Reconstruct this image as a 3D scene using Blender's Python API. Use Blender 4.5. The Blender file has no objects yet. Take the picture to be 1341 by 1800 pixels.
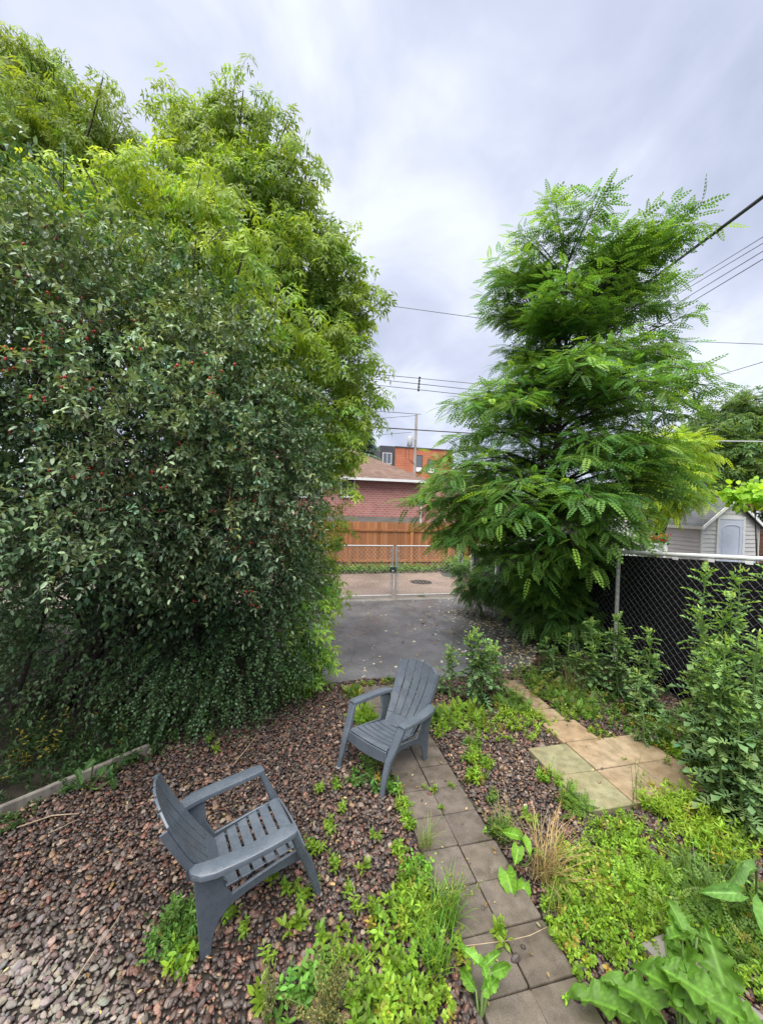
import bpy, math, random
import numpy as np
from mathutils import Matrix, Vector
random.seed(5)
rng = np.random.default_rng(11)
R = math.radians
scn = bpy.context.scene
COL = scn.collection

# ------------------------------------------------------------------ camera
PW, PH, FPX = 1341.0, 1800.0, 676.0
PITCH, ROLL, CAMH = R(0.8), R(1.7), 2.74
_fw = np.array([0, math.cos(PITCH), -math.sin(PITCH)])
_up0 = np.array([0, math.sin(PITCH), math.cos(PITCH)])
_rt0 = np.array([1.0, 0, 0])
_rt = math.cos(ROLL)*_rt0 + math.sin(ROLL)*_up0
_up = -math.sin(ROLL)*_rt0 + math.cos(ROLL)*_up0
CAM = np.array([0, 0, CAMH])
cd = bpy.data.cameras.new('camera')
cd.sensor_fit = 'VERTICAL'; cd.sensor_height = 24.0; cd.lens = 24.0*FPX/PH
cd.clip_start = 0.05; cd.clip_end = 2000
cam = bpy.data.objects.new('camera', cd); COL.objects.link(cam)
m = Matrix.Identity(4)
for i in range(3):
    m[i][0] = _rt[i]; m[i][1] = _up[i]; m[i][2] = -_fw[i]; m[i][3] = CAM[i]
cam.matrix_world = m
scn.camera = cam

def ray(u, v):
    return _fw + _rt*(u-PW/2)/FPX + _up*(PH/2-v)/FPX
def G(u, v, z=0.0):                       # ground point seen at a photo position
    d = ray(u, v); return CAM + d*((z-CAMH)/d[2])
def AT(u, v, Y):                          # point at world depth Y
    d = ray(u, v); return CAM + d*(Y/d[1])
def PX(P):                                # world -> photo position (planning only)
    d = np.asarray(P)-CAM; zz = d@_fw
    return np.stack([PW/2+FPX*(d@_rt)/zz, PH/2-FPX*(d@_up)/zz], -1)

# ------------------------------------------------------------------ world, sun, exposure
world = bpy.data.worlds.new('World'); scn.world = world; world.use_nodes = True
SUN_EL, SUN_AZ = R(70), R(205)            # azimuth clockwise from +Y
def build_world():
    nt = world.node_tree; N = nt.nodes; L = nt.links
    for n in list(N): N.remove(n)
    out = N.new('ShaderNodeOutputWorld'); bg = N.new('ShaderNodeBackground')
    sky = N.new('ShaderNodeTexSky'); sky.sky_type = 'NISHITA'; sky.sun_disc = False
    sky.sun_elevation = SUN_EL; sky.sun_rotation = SUN_AZ; sky.dust_density = 2.0
    sc = N.new('ShaderNodeVectorMath'); sc.operation = 'SCALE'; sc.inputs['Scale'].default_value = 1.0
    tc = N.new('ShaderNodeTexCoord')
    sep = N.new('ShaderNodeSeparateXYZ'); L.new(tc.outputs['Generated'], sep.inputs[0])
    ad = N.new('ShaderNodeMath'); ad.operation = 'ABSOLUTE'; L.new(sep.outputs['Z'], ad.inputs[0])
    ad2 = N.new('ShaderNodeMath'); ad2.operation = 'ADD'; ad2.inputs[1].default_value = 0.35; L.new(ad.outputs[0], ad2.inputs[0])
    dv = N.new('ShaderNodeVectorMath'); dv.operation = 'DIVIDE'
    cb = N.new('ShaderNodeCombineXYZ')
    for k in range(3): L.new(ad2.outputs[0], cb.inputs[k])
    L.new(tc.outputs['Generated'], dv.inputs[0]); L.new(cb.outputs[0], dv.inputs[1])
    mp = N.new('ShaderNodeMapping'); mp.inputs['Scale'].default_value = (1.0, 0.75, 1.0); mp.inputs['Rotation'].default_value = (0, 0, R(28))
    mp.inputs['Location'].default_value = (3.1, 1.7, 0.4)
    L.new(dv.outputs[0], mp.inputs[0])
    n1 = N.new('ShaderNodeTexNoise'); n1.inputs['Scale'].default_value = 2.3; n1.inputs['Detail'].default_value = 6; n1.inputs['Roughness'].default_value = 0.5
    n1.inputs['Distortion'].default_value = 0.4
    L.new(mp.outputs[0], n1.inputs[0])
    rp = N.new('ShaderNodeValToRGB'); e = rp.color_ramp.elements
    e[0].position = 0.36; e[0].color = (0.45, 0.495, 0.64, 1)
    e[1].position = 0.64; e[1].color = (0.78, 0.825, 0.94, 1)
    e2 = rp.color_ramp.elements.new(0.5); e2.color = (0.585, 0.63, 0.775, 1)
    L.new(n1.outputs['Fac'], rp.inputs[0])
    sc.inputs['Scale'].default_value = 0.09
    L.new(sky.outputs[0], sc.inputs[0])
    mx = N.new('ShaderNodeMix'); mx.data_type = 'RGBA'; mx.inputs[0].default_value = 0.9
    L.new(sc.outputs[0], mx.inputs[6]); L.new(rp.outputs[0], mx.inputs[7])
    L.new(mx.outputs[2], bg.inputs[0]); bg.inputs[1].default_value = 0.235
    L.new(bg.outputs[0], out.inputs[0])
build_world()
sd = bpy.data.lights.new('sun', 'SUN'); sd.energy = 1.5; sd.angle = R(70); sd.color = (1.0, 0.95, 0.86)
sun = bpy.data.objects.new('sun', sd); COL.objects.link(sun)
_sd = Vector((math.sin(SUN_AZ)*math.cos(SUN_EL), math.cos(SUN_AZ)*math.cos(SUN_EL), math.sin(SUN_EL)))
sun.rotation_euler = _sd.to_track_quat('Z', 'Y').to_euler()
vs = scn.view_settings
vs.view_transform = 'Standard'; vs.look = 'None'; vs.gamma = 1.0; vs.use_curve_mapping = False
vs.exposure = 2.5
scn.cycles.max_bounces = 4; scn.cycles.transparent_max_bounces = 4
scn.cycles.diffuse_bounces = 3; scn.cycles.glossy_bounces = 2; scn.cycles.transmission_bounces = 3; scn.cycles.use_denoising = True

# ------------------------------------------------------------------ materials
MATS = {}
class NT:
    def __init__(s, name):
        s.m = bpy.data.materials.new(name); s.m.use_nodes = True
        s.N = s.m.node_tree.nodes; s.L = s.m.node_tree.links
        s.p = s.N['Principled BSDF']; s.out = s.N['Material Output']; MATS[name] = s.m
        s._obj = None
    def coord(s, kind='Object'):
        if s._obj is None:
            s._obj = s.N.new('ShaderNodeTexCoord')
        return s._obj.outputs[kind]
    def noise(s, scale, detail=4, rough=0.55, vec=None, kind='Object'):
        n = s.N.new('ShaderNodeTexNoise'); n.inputs['Scale'].default_value = scale
        n.inputs['Detail'].default_value = detail; n.inputs['Roughness'].default_value = rough
        s.L.new(vec if vec is not None else s.coord(kind), n.inputs['Vector']); return n.outputs['Fac']
    def ramp(s, fac, stops):
        r = s.N.new('ShaderNodeValToRGB'); cr = r.color_ramp
        cr.elements[0].position = stops[0][0]; cr.elements[0].color = (*stops[0][1], 1)
        cr.elements[1].position = stops[-1][0]; cr.elements[1].color = (*stops[-1][1], 1)
        for p, c in stops[1:-1]:
            e = cr.elements.new(p); e.color = (*c, 1)
        s.L.new(fac, r.inputs[0]); return r.outputs[0]
    def mix(s, fac, a, b, mode='MIX'):
        x = s.N.new('ShaderNodeMix'); x.data_type = 'RGBA'; x.blend_type = mode
        for sock, v in ((x.inputs[0], fac), (x.inputs[6], a), (x.inputs[7], b)):
            if hasattr(v, 'node'): s.L.new(v, sock)
            elif isinstance(v, (int, float)): sock.default_value = v
            else: sock.default_value = (*v, 1)
        return x.outputs[2]
    def math(s, op, a, b=0.0):
        x = s.N.new('ShaderNodeMath'); x.operation = op
        for sock, v in ((x.inputs[0], a), (x.inputs[1], b)):
            if hasattr(v, 'node'): s.L.new(v, sock)
            else: sock.default_value = v
        return x.outputs[0]
    def scaled(s, vec, sc):
        mp = s.N.new('ShaderNodeMapping'); mp.inputs['Scale'].default_value = sc
        s.L.new(vec, mp.inputs[0]); return mp.outputs[0]
    def bump(s, h, strength=0.4, dist=0.01):
        b = s.N.new('ShaderNodeBump'); b.inputs['Strength'].default_value = strength; b.inputs['Distance'].default_value = dist
        s.L.new(h, b.inputs['Height']); s.L.new(b.outputs[0], s.p.inputs['Normal'])
    def set(s, base=None, rough=None, metal=None, spec=None):
        for key, v in (('Base Color', base), ('Roughness', rough), ('Metallic', metal), ('Specular IOR Level', spec)):
            if v is None: continue
            if hasattr(v, 'node'): s.L.new(v, s.p.inputs[key])
            elif isinstance(v, (int, float)): s.p.inputs[key].default_value = v
            else: s.p.inputs[key].default_value = (*v, 1)
        return s.m

def plain(name, col, rough=0.6, var=0.25, scale=6.0, metal=0.0, spec=0.5, bump=0.0, bscale=60):
    t = NT(name)
    f = t.noise(scale, 6)
    c = t.ramp(f, [(0.3, tuple(x*(1-var) for x in col)), (0.7, tuple(min(1, x*(1+var)) for x in col))])
    t.set(c, rough, metal, spec)
    if bump: t.bump(t.noise(bscale, 4), bump, 0.004)
    return t.m

def leafmat(name, rough=0.45, trans=0.35, spec=0.4, warm=(1.25, 1.1, 0.5), gain=1.0):
    t = NT(name)
    a = t.N.new('ShaderNodeAttribute'); a.attribute_name = 'col'
    n = t.noise(23, 2)
    v = t.ramp(n, [(0.3, (0.82*gain,)*3), (0.7, (1.15*gain,)*3)])
    c = t.mix(1.0, a.outputs['Color'], v, 'MULTIPLY')
    t.set(c, rough, 0, spec)
    tr = t.N.new('ShaderNodeBsdfTranslucent')
    t.L.new(t.mix(1.0, c, warm, 'MULTIPLY'), tr.inputs[0])
    ms = t.N.new('ShaderNodeMixShader'); ms.inputs[0].default_value = trans
    t.L.new(t.p.outputs[0], ms.inputs[1]); t.L.new(tr.outputs[0], ms.inputs[2]); t.L.new(ms.outputs[0], t.out.inputs[0])
    return t.m

M_leaf = leafmat('leaf', 0.48, 0.5, gain=2.05)
M_leafg = leafmat('glossy_leaf', 0.36, 0.25, 0.5, gain=1.75)
M_weed = leafmat('weed_leaf', 0.5, 0.47, gain=1.3)
M_dry = leafmat('dry_plant', 0.8, 0.15, 0.2, (1.1, 1.0, 0.7))
M_bark = plain('bark', (0.055, 0.045, 0.036), 0.9, 0.4, 12, bump=0.6, bscale=40)
M_twig = plain('twig', (0.06, 0.045, 0.032), 0.85, 0.35, 9)
M_stem = plain('green_stem', (0.10, 0.17, 0.04), 0.6, 0.3, 9)
M_chair = None
def chair_material():
    t = NT('grey_resin')
    f = t.noise(14, 5, 0.6)
    spots = t.noise(60, 3, 0.6)
    c = t.ramp(f, [(0.32, (0.086, 0.105, 0.131)), (0.7, (0.104, 0.126, 0.155))])
    wet = t.ramp(spots, [(0.53, (1, 1, 1)), (0.60, (0.86, 0.87, 0.88))])
    big = t.ramp(t.noise(7, 4, 0.6), [(0.44, (1, 1, 1)), (0.50, (0.88, 0.89, 0.90))])
    c = t.mix(1.0, t.mix(1.0, c, wet, 'MULTIPLY'), big, 'MULTIPLY')
    r = t.ramp(t.noise(7, 4, 0.6), [(0.42, (0.44, 0.44, 0.44)), (0.52, (0.26, 0.26, 0.26))])
    t.set(c, r, 0, 0.5); t.bump(t.noise(300, 3), 0.10, 0.001); return t.m
M_chair = chair_material()
M_cap = plain('worn_foot_plastic', (0.34, 0.35, 0.36), 0.5, 0.2, 30)
def asphalt_material():
    t = NT('wet_asphalt')
    g = t.noise(170, 3, 0.7); b = t.noise(0.9, 5, 0.6); w = t.noise(1.6, 5, 0.62)
    c = t.ramp(g, [(0.3, (0.062, 0.063, 0.067)), (0.72, (0.180, 0.181, 0.187))])
    c = t.mix(1.0, c, t.ramp(b, [(0.36, (0.62, 0.62, 0.63)), (0.64, (1.25, 1.25, 1.26))]), 'MULTIPLY')
    vo = t.N.new('ShaderNodeTexVoronoi'); vo.feature = 'DISTANCE_TO_EDGE'; vo.inputs['Scale'].default_value = 0.55
    wv = t.N.new('ShaderNodeVectorMath'); wv.operation = 'MULTIPLY_ADD'; nn = t.N.new('ShaderNodeTexNoise'); nn.inputs['Scale'].default_value = 2.2; nn.inputs['Detail'].default_value = 5
    t.L.new(t.coord('Object'), nn.inputs['Vector']); t.L.new(nn.outputs['Color'], wv.inputs[0]); wv.inputs[1].default_value = (.55, .55, 0); t.L.new(t.coord('Object'), wv.inputs[2]); t.L.new(wv.outputs[0], vo.inputs['Vector'])
    c = t.mix(1.0, c, t.ramp(vo.outputs['Distance'], [(0.0, (.68, .68, .69)), (0.007, (.78, .78, .79)), (0.012, (1, 1, 1))]), 'MULTIPLY')
    c = t.mix(1.0, c, t.ramp(t.noise(3.3, 5, 0.7), [(0.3, (.78, .77, .76)), (0.6, (1.08, 1.08, 1.08))]), 'MULTIPLY')
    t.set(c, t.ramp(w, [(0.36, (0.16, 0.16, 0.16)), (0.64, (0.5, 0.5, 0.5))]), 0, 0.5)
    t.bump(g, 0.35, 0.006); return t.m
M_asph = asphalt_material()
def lane_material():
    t = NT('lane_surface')
    g = t.noise(60, 4, 0.7); b = t.noise(0.5, 5, 0.6)
    c = t.ramp(g, [(0.3, (0.17, 0.125, 0.105)), (0.7, (0.27, 0.205, 0.17))])
    c = t.mix(1.0, c, t.ramp(b, [(0.35, (0.72, 0.72, 0.74)), (0.65, (1.1, 1.08, 1.05))]), 'MULTIPLY')
    t.set(c, t.ramp(b, [(0.35, (0.4, 0.4, 0.4)), (0.6, (0.7, 0.7, 0.7))])); t.bump(g, 0.3, 0.006); return t.m
M_lane = lane_material()
M_patch = plain('asphalt_patch', (0.05, 0.05, 0.055), 0.6, 0.3, 40, bump=0.4, bscale=120)
def slab_material(name, lo, hi, stain, sscale=2.2):
    t = NT(name)
    oi = t.N.new('ShaderNodeObjectInfo')
    g = t.noise(140, 3, 0.7); wv = t.N.new('ShaderNodeVectorMath'); wv.operation = 'ADD'
    gm = t.N.new('ShaderNodeNewGeometry'); P = gm.outputs['Position']
    b = t.noise(sscale, 6, 0.65, P); s2 = t.noise(9, 5, 0.65, P)
    c = t.ramp(g, [(0.3, lo), (0.7, hi)])
    c = t.mix(t.ramp(b, [(0.42, (0, 0, 0)), (0.62, (0.8, 0.8, 0.8))]), c, stain)
    c = t.mix(1.0, c, t.ramp(s2, [(0.35, (0.74, 0.74, 0.74)), (0.65, (1.12, 1.12, 1.12))]), 'MULTIPLY')
    rnd = t.ramp(oi.outputs['Random'], [(0, (0.86, 0.85, 0.84)), (1, (1.12, 1.12, 1.12))])
    c = t.mix(1.0, c, rnd, 'MULTIPLY')
    t.set(c, t.ramp(s2, [(0.4, (0.45, 0.45, 0.45)), (0.6, (0.72, 0.72, 0.72))]), 0, 0.4); t.bump(g, 0.3, 0.004); return t.m
M_slab = slab_material('grey_concrete_slab', (0.066, 0.055, 0.047), (0.185, 0.158, 0.137), (0.085, 0.069, 0.049))
M_beige = slab_material('tan_concrete_slab', (0.24, 0.185, 0.125), (0.33, 0.26, 0.175), (0.23, 0.155, 0.09), 1.6)
M_olive = slab_material('olive_concrete_slab', (0.17, 0.165, 0.10), (0.25, 0.24, 0.145), (0.20, 0.175, 0.10), 1.6)
M_conc = plain('concrete', (0.20, 0.185, 0.17), 0.8, 0.25, 3, bump=0.4, bscale=90)
M_soil = plain('soil', (0.022, 0.017, 0.012), 0.95, 0.4, 5, bump=0.7, bscale=30)
M_gravbase = plain('gravel_bed_soil', (0.030, 0.024, 0.021), 0.9, 0.4, 18, bump=0.7, bscale=45)
M_cinder = plain('black_cinder', (0.03, 0.03, 0.034), 0.7, 0.4, 40, bump=1.0, bscale=70)
M_galv = plain('galvanised_steel', (0.50, 0.51, 0.52), 0.42, 0.15, 20, metal=0.15)
M_wire = plain('chain_wire', (0.20, 0.205, 0.215), 0.5, 0.15, 20, metal=0.5)
M_wpaint = plain('white_paint_worn', (0.62, 0.62, 0.58), 0.5, 0.18, 8)
M_white = plain('white_trim', (0.74, 0.75, 0.76), 0.45, 0.06, 3)
M_fabric = plain('black_privacy_fabric', (0.006, 0.006, 0.008), 0.8, 0.4, 90, spec=0.2)
M_latch = plain('dark_green_latch', (0.03, 0.06, 0.05), 0.5, 0.2, 20)
def wood_material(name, lo, hi, stain):
    t = NT(name)
    oi = t.N.new('ShaderNodeObjectInfo')
    v = t.scaled(t.coord('Object'), (22, 22, 1.3))
    g = t.noise(1.0, 6, 0.7, v)
    c = t.ramp(g, [(0.3, lo), (0.7, hi)])
    st = t.noise(1.0, 4, 0.6, t.scaled(t.coord('Object'), (6, 6, 0.9)))
    c = t.mix(t.ramp(st, [(0.5, (0, 0, 0)), (0.72, (0.75, 0.75, 0.75))]), c, stain)
    c = t.mix(1.0, c, t.ramp(oi.outputs['Random'], [(0, (0.72, 0.70, 0.68)), (1, (1.2, 1.18, 1.15))]), 'MULTIPLY')
    t.set(c, 0.7, 0, 0.3); t.bump(g, 0.35, 0.004); return t.m
M_cedar = wood_material('stained_cedar', (0.32, 0.135, 0.058), (0.46, 0.21, 0.095), (0.17, 0.075, 0.038))
M_grey_wood = wood_material('weathered_timber', (0.20, 0.185, 0.165), (0.34, 0.32, 0.29), (0.10, 0.09, 0.08))
M_brown_wood = wood_material('brown_pergola_wood', (0.075, 0.035, 0.020), (0.14, 0.065, 0.038), (0.05, 0.026, 0.018))
M_pole = wood_material('pole_wood', (0.27, 0.25, 0.23), (0.38, 0.355, 0.33), (0.2, 0.18, 0.16))
def brick_material(name, c1, c2, mortar, sx, sz):
    t = NT(name)
    sp = t.N.new('ShaderNodeSeparateXYZ'); t.L.new(t.coord('Object'), sp.inputs[0])
    cb = t.N.new('ShaderNodeCombineXYZ')
    t.L.new(t.math('ADD', sp.outputs[0], sp.outputs[1]), cb.inputs[0]); t.L.new(sp.outputs[2], cb.inputs[1])
    b = t.N.new('ShaderNodeTexBrick'); b.inputs['Scale'].default_value = 1.0
    b.inputs['Brick Width'].default_value = sx; b.inputs['Row Height'].default_value = sz
    b.inputs['Mortar Size'].default_value = sz*0.11; b.inputs['Mortar Smooth'].default_value = 0.1
    b.inputs['Color1'].default_value = (*c1, 1); b.inputs['Color2'].default_value = (*c2, 1); b.inputs['Mortar'].default_value = (*mortar, 1)
    t.L.new(cb.outputs[0], b.inputs['Vector'])
    c = t.mix(1.0, b.outputs['Color'], t.ramp(t.noise(1.2, 5), [(0.3, (0.85, 0.85, 0.85)), (0.7, (1.1, 1.1, 1.1))]), 'MULTIPLY')
    t.set(c, 0.85, 0, 0.3); bp = t.math('SUBTRACT', 1.0, b.outputs['Fac']); t.bump(bp, 0.6, 0.01); return t.m
M_brick = brick_material('red_brick', (0.39, 0.145, 0.13), (0.46, 0.195, 0.17), (0.47, 0.36, 0.33), 0.26, 0.115)
M_orange = brick_material('orange_panel', (0.44, 0.165, 0.095), (0.48, 0.185, 0.105), (0.37, 0.14, 0.08), 2.4, 0.30)
M_dark_panel = plain('charcoal_cladding', (0.05, 0.053, 0.062), 0.6, 0.15, 3)
def shingle_material(name, lo, hi, row):
    t = NT(name)
    sp = t.N.new('ShaderNodeSeparateXYZ'); t.L.new(t.coord('Object'), sp.inputs[0])
    cb = t.N.new('ShaderNodeCombineXYZ'); t.L.new(t.math('ADD', sp.outputs[0], sp.outputs[1]), cb.inputs[0]); t.L.new(sp.outputs[2], cb.inputs[1])
    b = t.N.new('ShaderNodeTexBrick'); b.inputs['Scale'].default_value = 1.0; b.inputs['Brick Width'].default_value = row*3.5; b.inputs['Row Height'].default_value = row
    b.inputs['Mortar Size'].default_value = row*0.06; b.inputs['Color1'].default_value = (*lo, 1); b.inputs['Color2'].default_value = (*hi, 1)
    b.inputs['Mortar'].default_value = tuple(x*0.55 for x in lo)+(1,); t.L.new(cb.outputs[0], b.inputs['Vector'])
    c = t.mix(1.0, b.outputs['Color'], t.ramp(t.noise(3, 6, 0.7), [(0.3, (0.8, 0.8, 0.8)), (0.7, (1.18, 1.18, 1.18))]), 'MULTIPLY')
    t.set(c, 0.9, 0, 0.25); t.bump(t.noise(80, 3), 0.3, 0.005); return t.m
M_roof = shingle_material('brown_shingle', (0.125, 0.082, 0.066), (0.18, 0.12, 0.098), 0.09)
M_shedroof = shingle_material('grey_shingle', (0.10, 0.105, 0.12), (0.145, 0.15, 0.165), 0.075)
M_siding = plain('grey_vinyl_siding', (0.56, 0.55, 0.53), 0.5, 0.05, 2)
M_door = plain('pale_blue_door', (0.60, 0.65, 0.76), 0.4, 0.04, 2)
M_glass = NT('window_glass'); M_glass.set((0.10, 0.12, 0.14), 0.08, 0, 0.8); M_glass = M_glass.m
M_berry = plain('red_berry', (0.42, 0.035, 0.035), 0.25, 0.3, 30)
M_cable = plain('black_cable', (0.010, 0.010, 0.012), 0.6, 0.1, 5)
M_greycable = plain('grey_cable', (0.12, 0.125, 0.14), 0.6, 0.1, 5)
M_iron = plain('cast_iron', (0.045, 0.038, 0.034), 0.6, 0.3, 30, metal=0.4)
M_trans = plain('transformer_grey', (0.45, 0.47, 0.49), 0.5, 0.05, 3)
M_petal = leafmat('petal', 0.7, 0.1, 0.3, (1, 1, 1))
M_pot = plain('white_planter', (0.72, 0.72, 0.71), 0.5, 0.1, 4)
M_redfl = plain('red_flower', (0.62, 0.02, 0.02), 0.5, 0.25, 30)
M_driftstick = plain('dry_stick', (0.30, 0.235, 0.165), 0.8, 0.3, 20)

# ------------------------------------------------------------------ mesh helpers
def link(name, me, mat, parent=None, smooth=None):
    o = bpy.data.objects.new(name, me); COL.objects.link(o)
    if mat is not None and not me.materials: me.materials.append(mat)
    if parent is not None: o.parent = parent
    if smooth is not None and me.polygons:
        me.polygons.foreach_set('use_smooth', np.ones(len(me.polygons), bool))
        if smooth < 180: me.set_sharp_from_angle(angle=R(smooth))
    return o
def tag(o, label=None, cat=None, group=None, kind=None):
    if label: o['label'] = label
    if cat: o['category'] = cat
    if group: o['group'] = group
    if kind: o['kind'] = kind
    return o
def empty(name, loc=(0, 0, 0), rz=0.0):
    o = bpy.data.objects.new(name, None); o.empty_display_size = 0.1
    o.location = loc; o.rotation_euler = (0, 0, rz); COL.objects.link(o); return o
def copy_tree(o, parent=None):
    c = o.copy(); COL.objects.link(c); c.parent = parent
    for ch in o.children: copy_tree(ch, c)
    return c

class MB:
    def __init__(s): s.v = []; s.f = []
    def add(s, vs, fs):
        n = len(s.v); s.v += [tuple(map(float, p)) for p in vs]; s.f += [[i+n for i in f] for f in fs]; return s
    def box(s, lo, hi):
        x0, y0, z0 = lo; x1, y1, z1 = hi
        return s.add([(x0,y0,z0),(x1,y0,z0),(x1,y1,z0),(x0,y1,z0),(x0,y0,z1),(x1,y0,z1),(x1,y1,z1),(x0,y1,z1)],
              [(0,3,2,1),(4,5,6,7),(0,1,5,4),(1,2,6,5),(2,3,7,6),(3,0,4,7)])
    def loft(s, secs, close=True, cap=True):
        n = len(secs[0]); base = len(s.v); fs = []
        for k in range(len(secs)-1):
            for i in range(n if close else n-1):
                j = (i+1) % n
                fs.append((k*n+i, k*n+j, (k+1)*n+j, (k+1)*n+i))
        if cap and close:
            fs.append(tuple(range(n-1, -1, -1))); fs.append(tuple((len(secs)-1)*n+i for i in range(n)))
        return s.add([p for sec in secs for p in sec], fs)
    def tube(s, pts, rad, sides=6, cap=True):
        pts = [np.asarray(p, float) for p in pts]; n = len(pts)
        rad = [rad]*n if np.isscalar(rad) else rad
        secs = []
        t = pts[1]-pts[0]; ref = np.array([0, 0, 1.0]) if abs(t[2]) < 0.9*np.linalg.norm(t) else np.array([1.0, 0, 0])
        for k in range(n):
            t = pts[min(k+1, n-1)]-pts[max(k-1, 0)]; t = t/(np.linalg.norm(t)+1e-12)
            a = ref-t*(ref@t); a /= np.linalg.norm(a)+1e-12; b = np.cross(t, a); ref = a
            secs.append([pts[k]+rad[k]*(math.cos(q)*a+math.sin(q)*b) for q in (2*math.pi*i/sides for i in range(sides))])
        return s.loft(secs, True, cap)
    def prism(s, poly, z0, z1):
        n = len(poly)
        return s.add([(x, y, z0) for x, y in poly]+[(x, y, z1) for x, y in poly],
              [tuple(range(n-1, -1, -1)), tuple(range(n, 2*n))]+[(i, (i+1) % n, (i+1) % n+n, i+n) for i in range(n)])
    def lathe(s, prof, c=(0, 0, 0), n=20):
        secs = [[(c[0]+r*math.cos(2*math.pi*i/n), c[1]+r*math.sin(2*math.pi*i/n), c[2]+z) for i in range(n)] for r, z in prof]
        return s.loft(secs)
    def mesh(s, name):
        me = bpy.data.meshes.new(name); me.from_pydata(s.v, [], s.f); me.update(); return me
    def build(s, name, mat, parent=None, smooth=None): return link(name, s.mesh(name), mat, parent, smooth)

def grid_mesh(name, P, thick=0.0):
    """closed sheet from a grid of points P (nu,nv,3) thickened against its normals"""
    nu, nv, _ = P.shape
    du = np.gradient(P, axis=0); dv = np.gradient(P, axis=1)
    n = np.cross(du, dv); n /= np.linalg.norm(n, axis=2, keepdims=True)+1e-12
    Q = P-n*thick
    v = np.concatenate([P.reshape(-1, 3), Q.reshape(-1, 3)]); o = nu*nv; f = []
    ix = lambda i, j: i*nv+j
    for i in range(nu-1):
        for j in range(nv-1):
            f.append((ix(i,j), ix(i+1,j), ix(i+1,j+1), ix(i,j+1)))
            f.append((o+ix(i,j), o+ix(i,j+1), o+ix(i+1,j+1), o+ix(i+1,j)))
    for i in range(nu-1):
        f.append((ix(i,0), o+ix(i,0), o+ix(i+1,0), ix(i+1,0))); f.append((ix(i,nv-1), ix(i+1,nv-1), o+ix(i+1,nv-1), o+ix(i,nv-1)))
    for j in range(nv-1):
        f.append((ix(0,j), ix(0,j+1), o+ix(0,j+1), o+ix(0,j))); f.append((ix(nu-1,j), o+ix(nu-1,j), o+ix(nu-1,j+1), ix(nu-1,j+1)))
    me = bpy.data.meshes.new(name); me.from_pydata(v.tolist(), [], f); me.update(); return me

def unit(a): return a/(np.linalg.norm(a, axis=-1, keepdims=True)+1e-12)
class Leaves:
    """numpy collector of many small stamped pieces with a colour attribute"""
    def __init__(s): s.V = []; s.I = []; s.T = []; s.C = []; s.n = 0
    def stamp(s, tpl, pos, X, Z, scale, col):
        tv, tf = tpl; tv = np.asarray(tv, float); N = len(pos); k = len(tv)
        if N == 0: return
        X = unit(np.asarray(X, float)); Y = unit(np.cross(Z, X)); Zz = np.cross(X, Y)
        sc = np.asarray(scale, float)
        if sc.ndim == 0: sc = np.full(N, float(sc))
        if sc.ndim == 1: sc = np.repeat(sc[:, None], 3, 1)
        l = tv[None]*sc[:, None, :]
        V = pos[:, None, :]+l[..., 0:1]*X[:, None]+l[..., 1:2]*Y[:, None]+l[..., 2:3]*Zz[:, None]
        s.V.append(V.reshape(-1, 3))
        fl = np.concatenate([np.asarray(f) for f in tf]); tot = np.array([len(f) for f in tf])
        s.I.append((fl[None]+(np.arange(N)*k)[:, None]+s.n).reshape(-1)); s.T.append(np.tile(tot, N))
        col = np.asarray(col, float)
        if col.ndim == 1: col = np.repeat(col[None], N, 0)
        s.C.append(np.repeat(col, k, 0)); s.n += N*k
    def build(s, name, mat, parent=None, kind=None, smooth=False):
        V = np.concatenate(s.V); I = np.concatenate(s.I); T = np.concatenate(s.T); C = np.concatenate(s.C)
        me = bpy.data.meshes.new(name)
        me.vertices.add(len(V)); me.vertices.foreach_set('co', V.astype(np.float32).ravel())
        me.loops.add(len(I)); me.loops.foreach_set('vertex_index', I.astype(np.int32))
        me.polygons.add(len(T)); st = np.concatenate([[0], np.cumsum(T)[:-1]])
        me.polygons.foreach_set('loop_start', st.astype(np.int32)); me.polygons.foreach_set('loop_total', T.astype(np.int32))
        me.update(calc_edges=True)
        a = me.color_attributes.new('col', 'FLOAT_COLOR', 'POINT')
        a.data.foreach_set('color', np.concatenate([C, np.ones((len(C), 1))], 1).astype(np.float32).ravel())
        o = link(name, me, mat, parent)
        if kind: o['kind'] = kind
        if smooth: me.polygons.foreach_set('use_smooth', np.ones(len(T), bool))
        return o

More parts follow.
